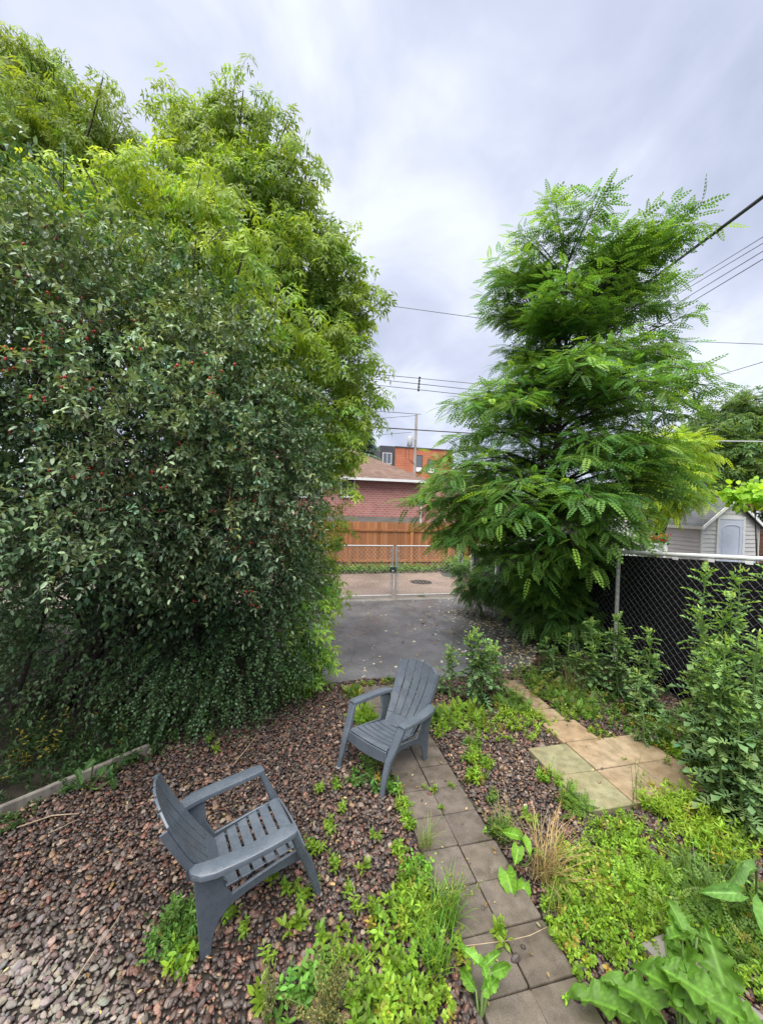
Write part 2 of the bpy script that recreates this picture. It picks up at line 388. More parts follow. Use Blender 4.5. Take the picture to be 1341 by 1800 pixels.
# leaf templates: x along the leaf, y across, z normal
def oval(w=0.5, cup=0.06, droop=0.12):
    return ([(0,0,0),(1,0,-droop),(.25,.40*w,cup*.9),(.66,.40*w,cup-droop*.35),(.25,-.40*w,cup*.9),(.66,-.40*w,cup-droop*.35)], [(0,1,3,2),(0,4,5,1)])
T_CHEAP = ([(0,0,0),(.45,.27,.03),(1,0,-.1),(.45,-.27,.03)], [(0,3,2,1)])
def lance(w=0.3, droop=0.2): return ([(0,0,0),(.38,.5*w,-droop*.15),(1,0,-droop),(.38,-.5*w,-droop*.15)], [(0,3,2,1)])
STICK = ([(0,1,0),(0,-.5,.87),(0,-.5,-.87),(1,.6,0),(1,-.3,.52),(1,-.3,-.52)], [(0,1,4,3),(1,2,5,4),(2,0,3,5)])
def pinnate(pairs, ll, lw, droop=0.18, side=70, term=True):
    V = []; F = []
    def leaflet(px, pz, ang, l, w, tw):
        n = len(V); c, s = math.cos(ang), math.sin(ang)
        for x, y, z in ((0,0,0),(.5,.62,-.02),(1,0,-.12),(.5,-.62,-.02)):
            X = x*l; Yy = y*w
            V.append((px+c*X-s*Yy, s*X+c*Yy, pz+z*l*1.2+tw*Yy))
        F.append((n, n+3, n+2, n+1))
    for k in range(pairs):
        t = (k+1.0)/(pairs+0.6); pz = -droop*t*t
        sc = 0.75+0.4*math.sin(math.pi*min(1, t*1.05))
        for sg in (1, -1): leaflet(t, pz, sg*R(side-12*t), ll*sc, lw*sc, 0.25*sg)
    if term: leaflet(1.0, -droop, 0, ll, lw, 0)
    n = len(V); V += [(0, .006, 0), (0, -.006, 0), (1, -.004, -droop), (1, .004, -droop)]; F.append((n, n+1, n+2, n+3))
    return V, F
def pinnate_lance(pairs, ll, lw, droop):
    V = []; F = []
    def leaflet(px, pz, ang, l, w):
        n = len(V); c, s = math.cos(ang), math.sin(ang)
        for x, y, z in ((0,0,0),(.38,.5,-.05),(1,0,-.42),(.38,-.5,-.05)):
            V.append((px+c*x*l-s*y*w, s*x*l+c*y*w, pz+z*l))
        F.append((n, n+3, n+2, n+1))
    for k in range(pairs):
        t = 0.4+0.45*k/max(1, pairs-1)
        for sg in (1, -1): leaflet(t, -droop*t*t, sg*R(55), ll, lw)
    leaflet(0.9, -droop, 0, ll*1.1, lw*1.1)
    n = len(V); V += [(0, .008, 0), (0, -.008, 0), (.9, -.005, -droop), (.9, .005, -droop)]; F.append((n, n+1, n+2, n+3))
    return V, F
def lobed(teeth=4, w=0.36):
    """thistle-like leaf: toothed outline on each side of a midrib"""
    V = [(0,0,0)]; up = []; dn = []
    pts = []
    for k in range(teeth):
        t0 = 0.08+0.80*k/teeth; t1 = t0+0.80/teeth*0.62
        ww = w*(0.5+0.75*math.sin(math.pi*(0.2+0.75*k/teeth)))*0.5
        pts += [(t0, ww*0.28), (t1+0.07, ww*1.45)]
    z = lambda x, y: -0.28*x*x+0.25*abs(y)
    n = len(pts)
    for x, y in pts: V.append((x, y, z(x, y)))
    for x, y in pts: V.append((x, -y, z(x, y)))
    V.append((1, 0, -0.3)); tip = len(V)-1
    mid = len(V); V.append((0.5, 0, z(.5, 0)))
    F = []
    L = [0]+list(range(1, n+1))+[tip]; Rr = [0]+list(range(n+1, 2*n+1))+[tip]
    for a, b in zip(L[:-1], L[1:]): F.append((mid, b, a))
    for a, b in zip(Rr[:-1], Rr[1:]): F.append((mid, a, b))
    return V, F
T_OVAL = oval(); T_ROUND = oval(0.85, 0.05, 0.08); T_NARROW = oval(0.32, 0.03, 0.2)
T_LOCUST = pinnate(6, 0.205, 0.105, 0.24); T_ASH = pinnate_lance(2, 0.52, 0.17, 0.18)
T_SMALLPIN = pinnate(4, 0.30, 0.15, 0.12)
T_LOBED = lobed(5, 0.40)
def rand_unit(n):
    a = rng.normal(size=(n, 3)); return unit(a)
def jitcol(base, n, v=0.18, hue=0.1):
    base = np.asarray(base); b = 1+rng.normal(0, v, (n, 1)); h = rng.normal(0, hue, (n, 1))
    return np.clip(base[None]*b*np.concatenate([1+h, 1+0*h, 1-h], 1), 0.003, 0.9)

# yard axes: the path, driveway, gate and lane share one orientation, 13.4 degrees off the view
YA = R(13.4); LX = np.array([math.cos(YA), math.sin(YA), 0]); DX = np.array([-math.sin(YA), math.cos(YA), 0])
def inside(poly, P):
    P = np.asarray(P); x, y = P[:, 0], P[:, 1]; r = np.zeros(len(P), bool); n = len(poly)
    for i in range(n):
        x0, y0 = poly[i][:2]; x1, y1 = poly[(i+1) % n][:2]
        c = ((y0 > y) != (y1 > y)) & (x < (x1-x0)*(y-y0)/(y1-y0+1e-12)+x0); r ^= c
    return r
def struct(o): o['kind'] = 'structure'; return o
def YD(u, v, D):                           # yard coordinates (l, D, z) of a photo position at yard depth D
    d = ray(u, v); t = D/(d@DX); P = CAM+d*t; return np.array([P@LX, D, P[2]])
def YG(u, v, z=0.0):
    P = G(u, v, z); return np.array([P@LX, P@DX])
def W(l, d, z=0.0): return l*LX+d*DX+np.array([0, 0, z])
def yard(o): o.rotation_euler = (0, 0, YA); return o

# ------------------------------------------------------------------ ground, lane, driveway, gravel bed
b = MB(); b.add([(-400,-60,-.05),(400,-60,-.05),(400,700,-.05),(-400,700,-.05)], [(0,1,2,3)])
struct(b.build('ground', M_soil))
def sheet(name, poly, z, mat, th=0.0):
    b = MB()
    if th: b.prism(poly, z-th, z)
    else: b.add([(x, y, z) for x, y in poly], [tuple(range(len(poly)))])
    return struct(yard(b.build(name, mat)))
sheet('lane', [(-40, 11.12), (60, 11.12), (60, 16.05), (-40, 16.05)], -0.028, M_lane)
# dark repair patch in the lane
sheet('lane_patch', [tuple(YG(u, v)) for u, v in ((765,993),(800,990),(840,990),(845,1012),(800,1014),(778,1012))], -0.020, M_patch)
sheet('gate_apron', [(0.2, 10.86), (5.6, 10.86), (5.6, 11.30), (0.2, 11.30)], -0.004, M_conc, 0.04)
DRIVE = [(-0.6, 10.85), (5.42, 10.85), (5.46, 9.3), (5.28, 7.7), (4.9, 6.7), (4.2, 5.95), (3.4, 5.72), (2.2, 5.82), (1.2, 5.95), (0.4, 5.85), (-0.6, 5.7)]
sheet('driveway', DRIVE, 0.0, M_asph, 0.04)
BED = [(-3.4, 0.5), (6.5, 0.5), (5.6, 5.0), (5.5, 9.0), (5.3, 7.8), (4.9, 6.7), (4.2, 5.95), (3.4, 5.72), (2.2, 5.82), (1.2, 5.95), (0.4, 5.85), (-0.6, 5.55), (-1.55, 4.55), (-2.4, 3.85), (-3.4, 3.2)]
sheet('gravel_bed', BED, -0.024, M_gravbase)
sheet('cinder_bed', [tuple(YG(u, v)) for u, v in ((1235,1440),(1290,1420),(1380,1425),(1380,1500),(1300,1490),(1262,1468))], 0.0, M_cinder)

# grey path of two columns of square slabs
PS = 0.316; PL0, PD0 = 1.403, 3.467
path = struct(yard(empty('slab_path')))
slab_meshes = []
for q in range(5):
    b = MB(); e = 0.004; h = PS/2-e; c = 0.008; jj = lambda: random.uniform(-.0025, .0025)
    ring = [(-h+c+jj(), -h), (h-c, -h+jj()), (h, -h+c), (h+jj(), h-c), (h-c, h), (-h+c, h+jj()), (-h, h-c), (-h+jj(), -h+c)]
    top = [(x*0.985, y*0.985, 0.0) for x, y in ring]
    b.loft([[(x, y, -0.05) for x, y in ring], [(x, y, -0.006) for x, y in ring], top]); slab_meshes.append(b.mesh('paving_slab'))
for j in range(-7, 8):
    for i in (-1, 0):
        if j > 5 and i == -1 and j > 7: continue
        o = link('paving_slab', random.choice(slab_meshes), M_slab, path)
        sink = random.uniform(-0.006, 0.004)
        o.location = (PL0+PS*(i+.5)+random.uniform(-.003, .003), PD0-PS*(j+.5), 0.012+sink)
        o.rotation_euler = (random.uniform(-.012, .012), random.uniform(-.012, .012), random.uniform(-.01, .01)+random.choice((0, R(90), R(180))))
PATHRECT = (PL0-PS-.005, PL0+PS+.005, PD0-PS*8, PD0+PS*7)
# tan and olive patio slabs beside it
patio = struct(yard(empty('patio')))
def patio_slab(l0, l1, d0, d1, mat, z=0.03):
    b = MB(); e = 0.004; c = 0.01
    x0, x1, y0, y1 = -(l1-l0)/2+e, (l1-l0)/2-e, -(d1-d0)/2+e, (d1-d0)/2-e
    ring = [(x0+c, y0), (x1-c, y0), (x1, y0+c), (x1, y1-c), (x1-c, y1), (x0+c, y1), (x0, y1-c), (x0, y0+c)]
    b.loft([[(x, y, -0.07) for x, y in ring], [(x, y, -.006) for x, y in ring], [(x*.985, y*.985, 0) for x, y in ring]])
    o = b.build('patio_slab', mat, patio); o.location = ((l0+l1)/2, (d0+d1)/2, z+random.uniform(-.006, .004))
    o.rotation_euler = (random.uniform(-.01, .01), random.uniform(-.01, .01), random.uniform(-.012, .012)); return o
PL = [2.71, 3.215, 3.73, 4.25]; PD = [3.84, 3.375, 2.90]
for r in range(2):
    for k in range(3):
        patio_slab(PL[k], PL[k+1], PD[r+1], PD[r], M_olive if k == 0 else M_beige)
patio_slab(3.20, 3.69, 3.85, 4.27, M_beige)
for k in range(4): patio_slab(3.30, 3.60, 4.28+.30*k, 4.57+.30*k, M_beige, 0.02)
NOPEB = [PATHRECT, (2.71, 4.25, 2.90, 3.84), (3.2, 3.69, 3.84, 4.27), (3.3, 3.6, 4.27, 5.47)]
# old concrete strip under the burdock
cs = [YG(u, v) for u, v in ((1125,1668),(1165,1650),(1345,1800),(1290,1830))]
b = MB(); b.prism([tuple(p) for p in cs], -0.03, 0.035); struct(yard(b.build('concrete_strip', M_conc)))

# ------------------------------------------------------------------ river pebbles (geometry nodes, one mass)
def pebbles():
    sp = 0.0285; l, d = np.meshgrid(np.arange(-3.4, 6.2, sp), np.arange(0.9, 6.3, sp)); P = np.stack([l.ravel(), d.ravel()], 1)
    P += rng.uniform(-.45*sp, .45*sp, P.shape)
    extra = P[rng.random(len(P)) < 0.30]+rng.uniform(-.02, .02, (1, 2))
    z = np.concatenate([rng.uniform(-.012, .006, len(P)), rng.uniform(0.004, .02, len(extra))]); P = np.concatenate([P, extra])
    keep = inside(BED, P)
    stray = rng.random(len(P)) < .004
    for l0, l1, d0, d1 in NOPEB:
        onit = (P[:, 0] > l0) & (P[:, 0] < l1) & (P[:, 1] > d0) & (P[:, 1] < d1) & stray; z[onit] = .018 if l0 < 2 else .034
        keep &= onit | ~((P[:, 0] > l0-.012) & (P[:, 0] < l1+.012) & (P[:, 1] > d0-.012) & (P[:, 1] < d1+.012))
    P3 = P[:, :1]*LX+P[:, 1:2]*DX; P3[:, 2] = z
    uv = PX(P3); zz = (P3-CAM)@_fw
    keep &= (zz > 0.5) & (uv[:, 0] > -700) & (uv[:, 0] < PW+600) & (uv[:, 1] < PH+700)
    P3 = P3[keep]; uv = uv[keep]; n = len(P3)
    big = rng.random(n); s = 0.0158*(0.60+0.95*big**3)
    asp = rng.uniform(1.0, 1.75, n)
    scl = np.stack([s*asp**.6, s/asp**.35, s*rng.uniform(.45, .8, n)], 1)
    rot = np.stack([rng.normal(0, .3, n), rng.normal(0, .3, n), rng.uniform(0, 6.28, n)], 1)
    pal = np.array([(.040,.034,.033),(.062,.047,.043),(.095,.066,.058),(.135,.078,.064),(.165,.085,.068),(.105,.095,.09),(.18,.16,.145),(.24,.175,.115),(.27,.17,.135),(.33,.29,.24),(.075,.065,.066)])
    w = np.array([.14,.16,.15,.11,.07,.10,.08,.06,.06,.03,.11]); w = w/w.sum()
    c = pal[rng.choice(len(pal), n, p=w)]*rng.uniform(.7, 1.3, (n, 1))*np.array([.80, .72, .685])
    # dry, paler stones towards the house eaves in the near corner
    yl = P3@LX; yd = P3@DX
    A_, B_ = YG(0, 1565), YG(430, 1790); nn = np.array([(B_-A_)[1], -(B_-A_)[0]]); nn = nn/np.linalg.norm(nn)
    sd_ = (yl-A_[0])*nn[0]+(yd-A_[1])*nn[1]; sd_ = sd_*np.sign((YG(0, 1790)-A_)@nn)
    dry = np.clip((sd_+0.10*np.sin(yl*4)+0.07*np.sin(yd*9+yl*5)+rng.normal(0, .05, n))/0.22, 0, 1)
    dm = .72*dry[:, None]; c = c*(1-dm)+dm*np.array([.235, .215, .195])*rng.uniform(.45, 1.45, (n, 1))*np.clip(1+rng.normal(0, .08, (n, 3)), .8, 1.2)
    me = bpy.data.meshes.new('pebbles'); me.vertices.add(n); me.vertices.foreach_set('co', P3.astype(np.float32).ravel())
    def attr(nm, ty, key, arr): a = me.attributes.new(nm, ty, 'POINT'); a.data.foreach_set(key, arr.astype(np.float32).ravel())
    attr('pcol', 'FLOAT_COLOR', 'color', np.concatenate([c, np.ones((n, 1))], 1)); attr('prot', 'FLOAT_VECTOR', 'vector', rot)
    attr('pscl', 'FLOAT_VECTOR', 'vector', scl); attr('pdry', 'FLOAT', 'value', dry)
    a = me.attributes.new('pidx', 'INT', 'POINT'); a.data.foreach_set('value', rng.integers(0, 5, n).astype(np.int32))
    t = NT('river_pebble')
    at = t.N.new('ShaderNodeAttribute'); at.attribute_type = 'INSTANCER'; at.attribute_name = 'pcol'
    ad = t.N.new('ShaderNodeAttribute'); ad.attribute_type = 'INSTANCER'; ad.attribute_name = 'pdry'
    nz = t.noise(2.6, 5, 0.65)
    col = t.mix(1.0, at.outputs['Color'], t.ramp(nz, [(.3, (.7, .7, .7)), (.7, (1.3, 1.27, 1.24))]), 'MULTIPLY')
    rg = t.math('ADD', t.math('MULTIPLY', ad.outputs['Fac'], .5), .30)
    t.set(col, rg, 0, .5); t.bump(t.noise(9, 4), .25, .05)
    ng = bpy.data.node_groups.new('pebble_bed', 'GeometryNodeTree')
    ng.interface.new_socket('Geometry', in_out='INPUT', socket_type='NodeSocketGeometry'); ng.interface.new_socket('Geometry', in_out='OUTPUT', socket_type='NodeSocketGeometry')
    N = ng.nodes; L = ng.links; gi = N.new('NodeGroupInput'); go = N.new('NodeGroupOutput')
    gti = N.new('GeometryNodeGeometryToInstance')
    for k in range(5):
        ic = N.new('GeometryNodeMeshIcoSphere'); ic.inputs['Radius'].default_value = 1.0; ic.inputs['Subdivisions'].default_value = 3
        po = N.new('GeometryNodeInputPosition'); off = N.new('ShaderNodeVectorMath'); off.operation = 'ADD'; off.inputs[1].default_value = (k*7.3, k*3.1, k*1.7)
        no = N.new('ShaderNodeTexNoise'); no.inputs['Scale'].default_value = 0.75; no.inputs['Detail'].default_value = 1.5
        L.new(po.outputs[0], off.inputs[0]); L.new(off.outputs[0], no.inputs['Vector'])
        sb = N.new('ShaderNodeMath'); sb.operation = 'MULTIPLY_ADD'; sb.inputs[1].default_value = 1.35; sb.inputs[2].default_value = 0.32
        L.new(no.outputs['Fac'], sb.inputs[0])
        scn_ = N.new('ShaderNodeVectorMath'); scn_.operation = 'SCALE'; L.new(po.outputs[0], scn_.inputs[0]); L.new(sb.outputs[0], scn_.inputs['Scale'])
        spn = N.new('GeometryNodeSetPosition'); L.new(ic.outputs['Mesh'], spn.inputs['Geometry']); L.new(scn_.outputs[0], spn.inputs['Position'])
        ss = N.new('GeometryNodeSetShadeSmooth'); L.new(spn.outputs[0], ss.inputs['Geometry'])
        smn = N.new('GeometryNodeSetMaterial'); smn.inputs['Material'].default_value = t.m; L.new(ss.outputs[0], smn.inputs['Geometry'])
        L.new(smn.outputs[0], gti.inputs[0])
    iop = N.new('GeometryNodeInstanceOnPoints'); L.new(gi.outputs[0], iop.inputs['Points']); L.new(gti.outputs[0], iop.inputs['Instance'])
    iop.inputs['Pick Instance'].default_value = True
    def named(nm, ty):
        q = N.new('GeometryNodeInputNamedAttribute'); q.data_type = ty; q.inputs['Name'].default_value = nm; return q.outputs['Attribute']
    L.new(named('pidx', 'INT'), iop.inputs['Instance Index']); L.new(named('pscl', 'FLOAT_VECTOR'), iop.inputs['Scale'])
    er = N.new('FunctionNodeEulerToRotation'); L.new(named('prot', 'FLOAT_VECTOR'), er.inputs[0]); L.new(er.outputs[0], iop.inputs['Rotation'])
    L.new(iop.outputs[0], go.inputs[0])
    me.materials.append(t.m)
    o = link('pebbles', me, None); md = o.modifiers.new('pebble_bed', 'NODES'); md.node_group = ng
    tag(o, 'wet reddish brown and grey river pebbles covering the yard around the chairs', 'pebbles', kind='stuff')
pebbles()

# ------------------------------------------------------------------ timber edging on the left
def timber():
    p0, p1 = G(-60, 1462), G(262, 1322); d = p1-p0; ln = np.linalg.norm(d); a = math.atan2(d[1], d[0])
    b = MB(); n = 14
    for k in range(n):
        pass
    secs = []
    for k in range(n+1):
        x = ln*k/n; w = random.uniform(-.003, .003)
        secs.append([(x, -.02+w, -.05), (x, .02+w, -.05), (x, .021+w, .085), (x, .016+w, .092), (x, -.016+w, .092), (x, -.021+w, .085)])
    b.loft(secs); o = b.build('timber_edging', M_grey_wood); o.location = p0; o.rotation_euler = (0, 0, a)
    tag(o, 'weathered grey timber edging board between pebbles and the dark shrub', 'edging board')
timber()

# ------------------------------------------------------------------ plastic garden chairs
def bev(o, w=0.004, seg=2):
    m = o.modifiers.new('bevel', 'BEVEL'); m.width = w; m.segments = seg; m.limit_method = 'ANGLE'; m.angle_limit = R(40); return o
def smoothall(o): 
    o.data.polygons.foreach_set('use_smooth', np.ones(len(o.data.polygons), bool)); o.data.set_sharp_from_angle(angle=R(38)); return o
def make_chair():
    root = empty('garden_chair')
    def back_pt(u, v):
        w = .190+.045*min(v/.5, 1)+.032*v
        ar = max(0, (v-.72)/.28)**1.5*.062*(1-u*u)
        y = -.135-.335*v-.025*math.sin(math.pi*v)-.05*(1-u*u)*(0.4+0.6*v)
        z = .315+.555*v+ar
        return (u*w, y, z)
    g = .030
    for i in range(5):
        u0, u1 = -1+.4*i+(g if i else 0), -1+.4*(i+1)-(g if i < 4 else 0)
        P = np.array([[back_pt(u, v) for v in np.linspace(.12, 1, 16)] for u in np.linspace(u0, u1, 6)])
        smoothall(bev(link('back_slat', grid_mesh('back_slat', P, .016), M_chair, root), .003))
    P = np.array([[back_pt(u, v) for v in np.linspace(-.06, .117, 6)] for u in np.linspace(-1, 1, 20)])
    smoothall(link('back_base', grid_mesh('back_base', P, .016), M_chair, root))
    b = MB()
    for u in (-.6, -.2, .2, .6):                       # small bridges across the slits
        for v in np.arange(.25, .99, .12):
            c = np.array(back_pt(u, v)); b.box(c+[-.007, -.012, -.010], c+[.007, -.003, .010])
    b.build('slat_joints', M_chair, root)['kind'] = 'stuff'
    for s in (-1, 1):
        P = np.array([[np.array(back_pt(s*1.0, v))+[s*(.004 if k else 0), -.040*k, -.012*k] for v in np.linspace(-.06, .985, 20)] for k in (0, 1)])
        if s < 0: P = P[::-1]
        smoothall(link('back_rim', grid_mesh('back_rim', P, .012), M_chair, root))
    def seat_pt(u, v):
        y = .375-.50*v; w = .252-.045*v
        z = .388-.085*v-.022*(1-u*u)*(0.35+0.65*min(1, v*2))-.020*max(0, 1-v/.07)**2
        return (u*w, y, z)
    edges = [0, .185, .345, .505, .665, .825, 1.0]
    for k in range(6):
        v0, v1 = edges[k]+(.017 if k else 0), edges[k+1]-(.017 if k < 5 else -.03)
        P = np.array([[seat_pt(u, v) for v in np.linspace(v0, v1, 8)] for u in np.linspace(1, -1, 16)])
        smoothall(bev(link('seat_slat', grid_mesh('seat_slat', P, .014), M_chair, root), .003))
    b = MB()
    for v in edges[1:-1]:
        for u in (-.93, .93):
            c = np.array(seat_pt(u, v)); b.box(c+[-.005, -.010, -.014], c+[.005, .010, -.009])
    b.build('seat_joints', M_chair, root)['kind'] = 'stuff'
    P = np.array([[(x, .388-.12*(x/.27)**2*.12+(.36-z)*.10, z-.018*(1-(x/.26)**2)*(1 if z < .33 else 0)) for z in np.linspace(.362, .268, 5)] for x in np.linspace(.262, -.262, 14)])
    smoothall(bev(link('front_apron', grid_mesh('front_apron', P, .014), M_chair, root), .003))
    prof = [(-.278,0),(-.218,0),(-.208,.10),(-.178,.175),(-.115,.228),(0,.262),(.15,.285),(.36,.285),(.36,.366),(.2,.352),(.05,.327),(-.10,.30),(-.155,.40),(-.165,.545),(-.335,.560),(-.318,.42),(-.296,.2)]
    for s in (-1, 1):
        b = MB(); xo = lambda y, z, e: s*(.250+.012*max(0, -y/.3)+.035*max(0, (z-.3)/.26)*(y < -.09)+.010*max(0, (.2-z)/.2)+e)
        b.loft([[(xo(y, z, 0), y, z) for y, z in prof], [(xo(y, z, .022), y, z) for y, z in prof]])
        bev(b.build('rear_leg_panel', M_chair, root, 40), .006, 2)
        # outward flange along the leg
        A = [(.232,-.345,.552,.040),(.262,-.350,.568,.080),(.300,-.312,.578,.112),(.328,-.22,.582,.112),(.342,-.05,.588,.108),(.346,.10,.596,.106),(.346,.20,.603,.102),(.345,.255,.606,.094),(.344,.274,.604,.078)]
        secs = []
        for x, y, z, w in A:
            h = w/2; rr = .010
            sec = [(-h, -.034), (-h, -rr), (-h+rr*.3, -rr*.3), (-h+rr, 0), (h-rr, 0), (h-rr*.3, -rr*.3), (h, -rr), (h, -.034), (h-.008, -.034), (h-.010, -.012), (-h+.010, -.012), (-h+.008, -.034)]
            secs.append([(s*(x+a), y+(.25*a if y < -.3 else 0), z+c) for a, c in sec])
        b = MB(); b.loft(secs); o = b.build('armrest', M_chair, root); smoothall(o)
        b = MB()
        def rect(x, y, z, wx, wy, ch=.012):
            hx, hy = wx/2, wy/2
            return [(s*(x+px), y+py, z) for px, py in ((-hx+ch,-hy),(hx-ch,-hy),(hx,-hy+ch),(hx,hy-ch),(hx-ch,hy),(-hx+ch,hy),(-hx,hy-ch),(-hx,-hy+ch))]
        b.loft([rect(.300,.474,.012,.050,.046), rect(.298,.450,.10,.054,.052), rect(.297,.412,.22,.062,.062), rect(.300,.380,.30,.072,.070), rect(.308,.350,.36,.080,.066),
                rect(.326,.305,.46,.084,.056), rect(.340,.262,.56,.088,.050), rect(.344,.240,.592,.088,.052)])
        smoothall(bev(b.build('front_leg', M_chair, root), .003))
        b = MB(); b.loft([rect(.301,.479,0,.052,.048), rect(.300,.474,.0125,.054,.050)]); b.build('foot_cap', M_cap, root)
        b = MB(); b.box((min(s*.244, s*.288), -.282, 0.0), (max(s*.244, s*.288), -.214, .013)) ; 
    return root
ch = make_chair()
ch.location = (0.175, 4.137, 0.004); ch.rotation_euler = (0, 0, R(138.2))
tag(ch, 'dark grey plastic armchair facing the pebbles, standing partly on the slab path', 'chair', 'matching plastic garden chairs')
c2 = copy_tree(ch)
c2.location = (-0.929, 2.645, 0.002); c2.rotation_euler = (0, 0, R(-55.7))
c2['label'] = 'dark grey plastic armchair alone on pebbles, its back turned to the shrub'

# ------------------------------------------------------------------ chain link: gates and fence
def chain(A, B, z0, ztop, cell, rad, name, parent, mat=None):
    """woven wire between yard points A and B (l,d); ztop(s) gives the top"""
    A = np.asarray(A, float); B = np.asarray(B, float); Ln = np.linalg.norm(B-A); dr = (B-A)/Ln
    k = np.arange(0, int(Ln/cell)); j = np.arange(0, int((max(ztop(0), ztop(Ln))-z0)/cell)+1)
    K, J = np.meshgrid(k, j); K = K.ravel(); J = J.ravel()
    s0 = (K+((J+K) % 2))*cell; s1 = (K+((J+K+1) % 2))*cell; h0 = z0+J*cell; h1 = h0+cell
    top = np.array([ztop(x) for x in np.maximum(s0, s1)]); ok = h1 <= top+.01
    s0, s1, h0, h1 = s0[ok], s1[ok], h0[ok], h1[ok]
    wob = lambda s, h: (0.004*np.sin(h*90+s*40))
    def pt(s, h, o): 
        nrm = np.array([-dr[1], dr[0]])
        return np.stack([A[0]+dr[0]*s+nrm[0]*o, A[1]+dr[1]*s+nrm[1]*o, h], 1)
    p = pt(s0, h0, 0.003*np.where((J[ok] % 2) == 0, 1, -1)); q = pt(s1, h1, 0.003*np.where((J[ok] % 2) == 0, -1, 1))
    d = q-p; ln = np.linalg.norm(d, axis=1)
    Z = np.repeat(np.array([[-dr[1], dr[0], 0.0]]), len(p), 0)
    lv = Leaves(); lv.stamp(STICK, p, d, Z, np.stack([ln, np.full(len(p), rad), np.full(len(p), rad)], 1), (.3, .3, .3))
    return lv.build(name, mat or M_wire, parent)
GD = 11.22; GT = 1.56
def gate(l0, l1, label, latch):
    g = yard(empty('chain_link_gate'))
    b = MB(); r = .024
    pts = [(l0, GD, .06), (l0, GD, GT), (l1, GD, GT), (l1, GD, .06), (l0, GD, .06)]
    for a, c in zip(pts[:-1], pts[1:]):
        b = MB(); b.tube([a, c], r, 10); b.build('frame_rail', M_galv, g, 40)
    chain((l0+.02, GD), (l1-.02, GD), .07, lambda s: GT-.01, .062, .0042, 'wire_mesh', g, M_galv)
    for l in ((l0+.06) if not latch else (l1-.06),):
        b = MB()
        b.tube([(l, GD-.02, .1), (l, GD-.02, GT-.06)], .008, 6); b.build('tension_bar', M_galv, g)
        for z in np.linspace(.2, GT-.15, 6):
            b = MB(); b.box((l-.03, GD-.032, z-.012), (l+.03, GD+.03, z+.012)); b.build('band', M_galv, g)
    if latch:
        b = MB(); b.box((l1-.10, GD-.06, .78), (l1+.11, GD-.028, .93)); bev(b.build('latch', M_latch, g), .01)
        b = MB(); b.box((l1-.03, GD-.075, .80), (l1+.02, GD-.058, .84)); b.build('padlock', M_white, g)
        b = MB(); b.tube([(l1+.005, GD-.035, -.03), (l1+.005, GD-.035, .72)], .011, 8); b.build('drop_rod', M_galv, g, 40)
    else:
        for z in (.35, 1.25):
            b = MB(); b.box((l1-.02, GD-.03, z-.03), (l1+.10, GD+.03, z+.03)); b.build('hinge', M_galv, g)
    tag(g, label, 'gate', 'pair of driveway gates'); return g
lc = YD(693, 1000, GD)[0]; lr = YD(806, 1000, GD)[0]; ll = lc-2.6
gate(ll, lc-.055, 'galvanised chain link gate leaf with green latch, beside the dark shrub', True)
gate(lc+.055, lr, 'galvanised chain link gate leaf hung beside the black fabric fence', False)
def gate_post(l):
    g = yard(empty('gate_post'))
    b = MB(); b.tube([(l, GD, -.05), (l, GD, 1.72)], .036, 12); b.build('post', M_galv, g, 40)
    b = MB(); b.lathe([(.039, 0), (.039, .03), (.022, .055), (.0, .06)], (l, GD, 1.72), 12); b.build('cap', M_galv, g, 40); return g
tag(gate_post(lr+.12), 'grey steel gate post next to the worn white fence post', 'post')
tag(gate_post(ll-.12), 'grey steel gate post half hidden behind leaves of the tall shrub', 'post')
# fence on the right, black fabric behind the wire, top rail rising towards the house
FL = 5.66
far_top = YD(828, 957, 11.2)[2]
def top_at(D):                                  # rail height follows the photograph's rail
    t = (11.2-D)/7.0; return far_top+(2.18-far_top)*t
def fence():
    f = yard(empty('chain_link_fence'))
    D0, D1 = 11.2, 2.6
    for D, r, m in ((11.2, .045, M_wpaint), (8.35, .028, M_wpaint), (5.62, .034, M_wpaint), (3.0, .034, M_wpaint)):
        b = MB(); b.tube([(FL, D, -.1), (FL, D, top_at(D)+(.06 if D > 11 else -.02))], r, 12); b.build('post', m, f, 40)
    b = MB(); b.tube([(FL-.0, D, top_at(D)) for D in np.linspace(D0, D1, 12)], .031, 12); b.build('top_rail', M_white, f, 40)
    chain((FL-.05, D0-.06), (FL-.05, D1), .06, lambda s: top_at(D0-.06-s)-.02, .058, .0024, 'wire_mesh', f)
    P = np.array([[(FL+.045+.012*math.sin(D*3.1+z*2)+.006*math.sin(D*11), D, z) for z in np.linspace(.03, 1, 8)] for D in np.linspace(D0-.05, D1, 60)])
    for i in range(P.shape[0]):
        tp = top_at(P[i, 0, 1])-.06; P[i, :, 2] = np.linspace(.03, tp, 8)
    link('privacy_fabric', grid_mesh('privacy_fabric', P, .004), M_fabric, f, 180)
    for D in (4.55, 4.05, 3.6):                   # white ties at the top
        b = MB(); b.box((FL-.056, D-.03, top_at(D)-.075), (FL-.044, D+.05, top_at(D)-.035)); b.build('tie', M_white, f)
    tag(f, 'chain link fence with white posts and rail backed by black privacy fabric', 'fence')
fence()

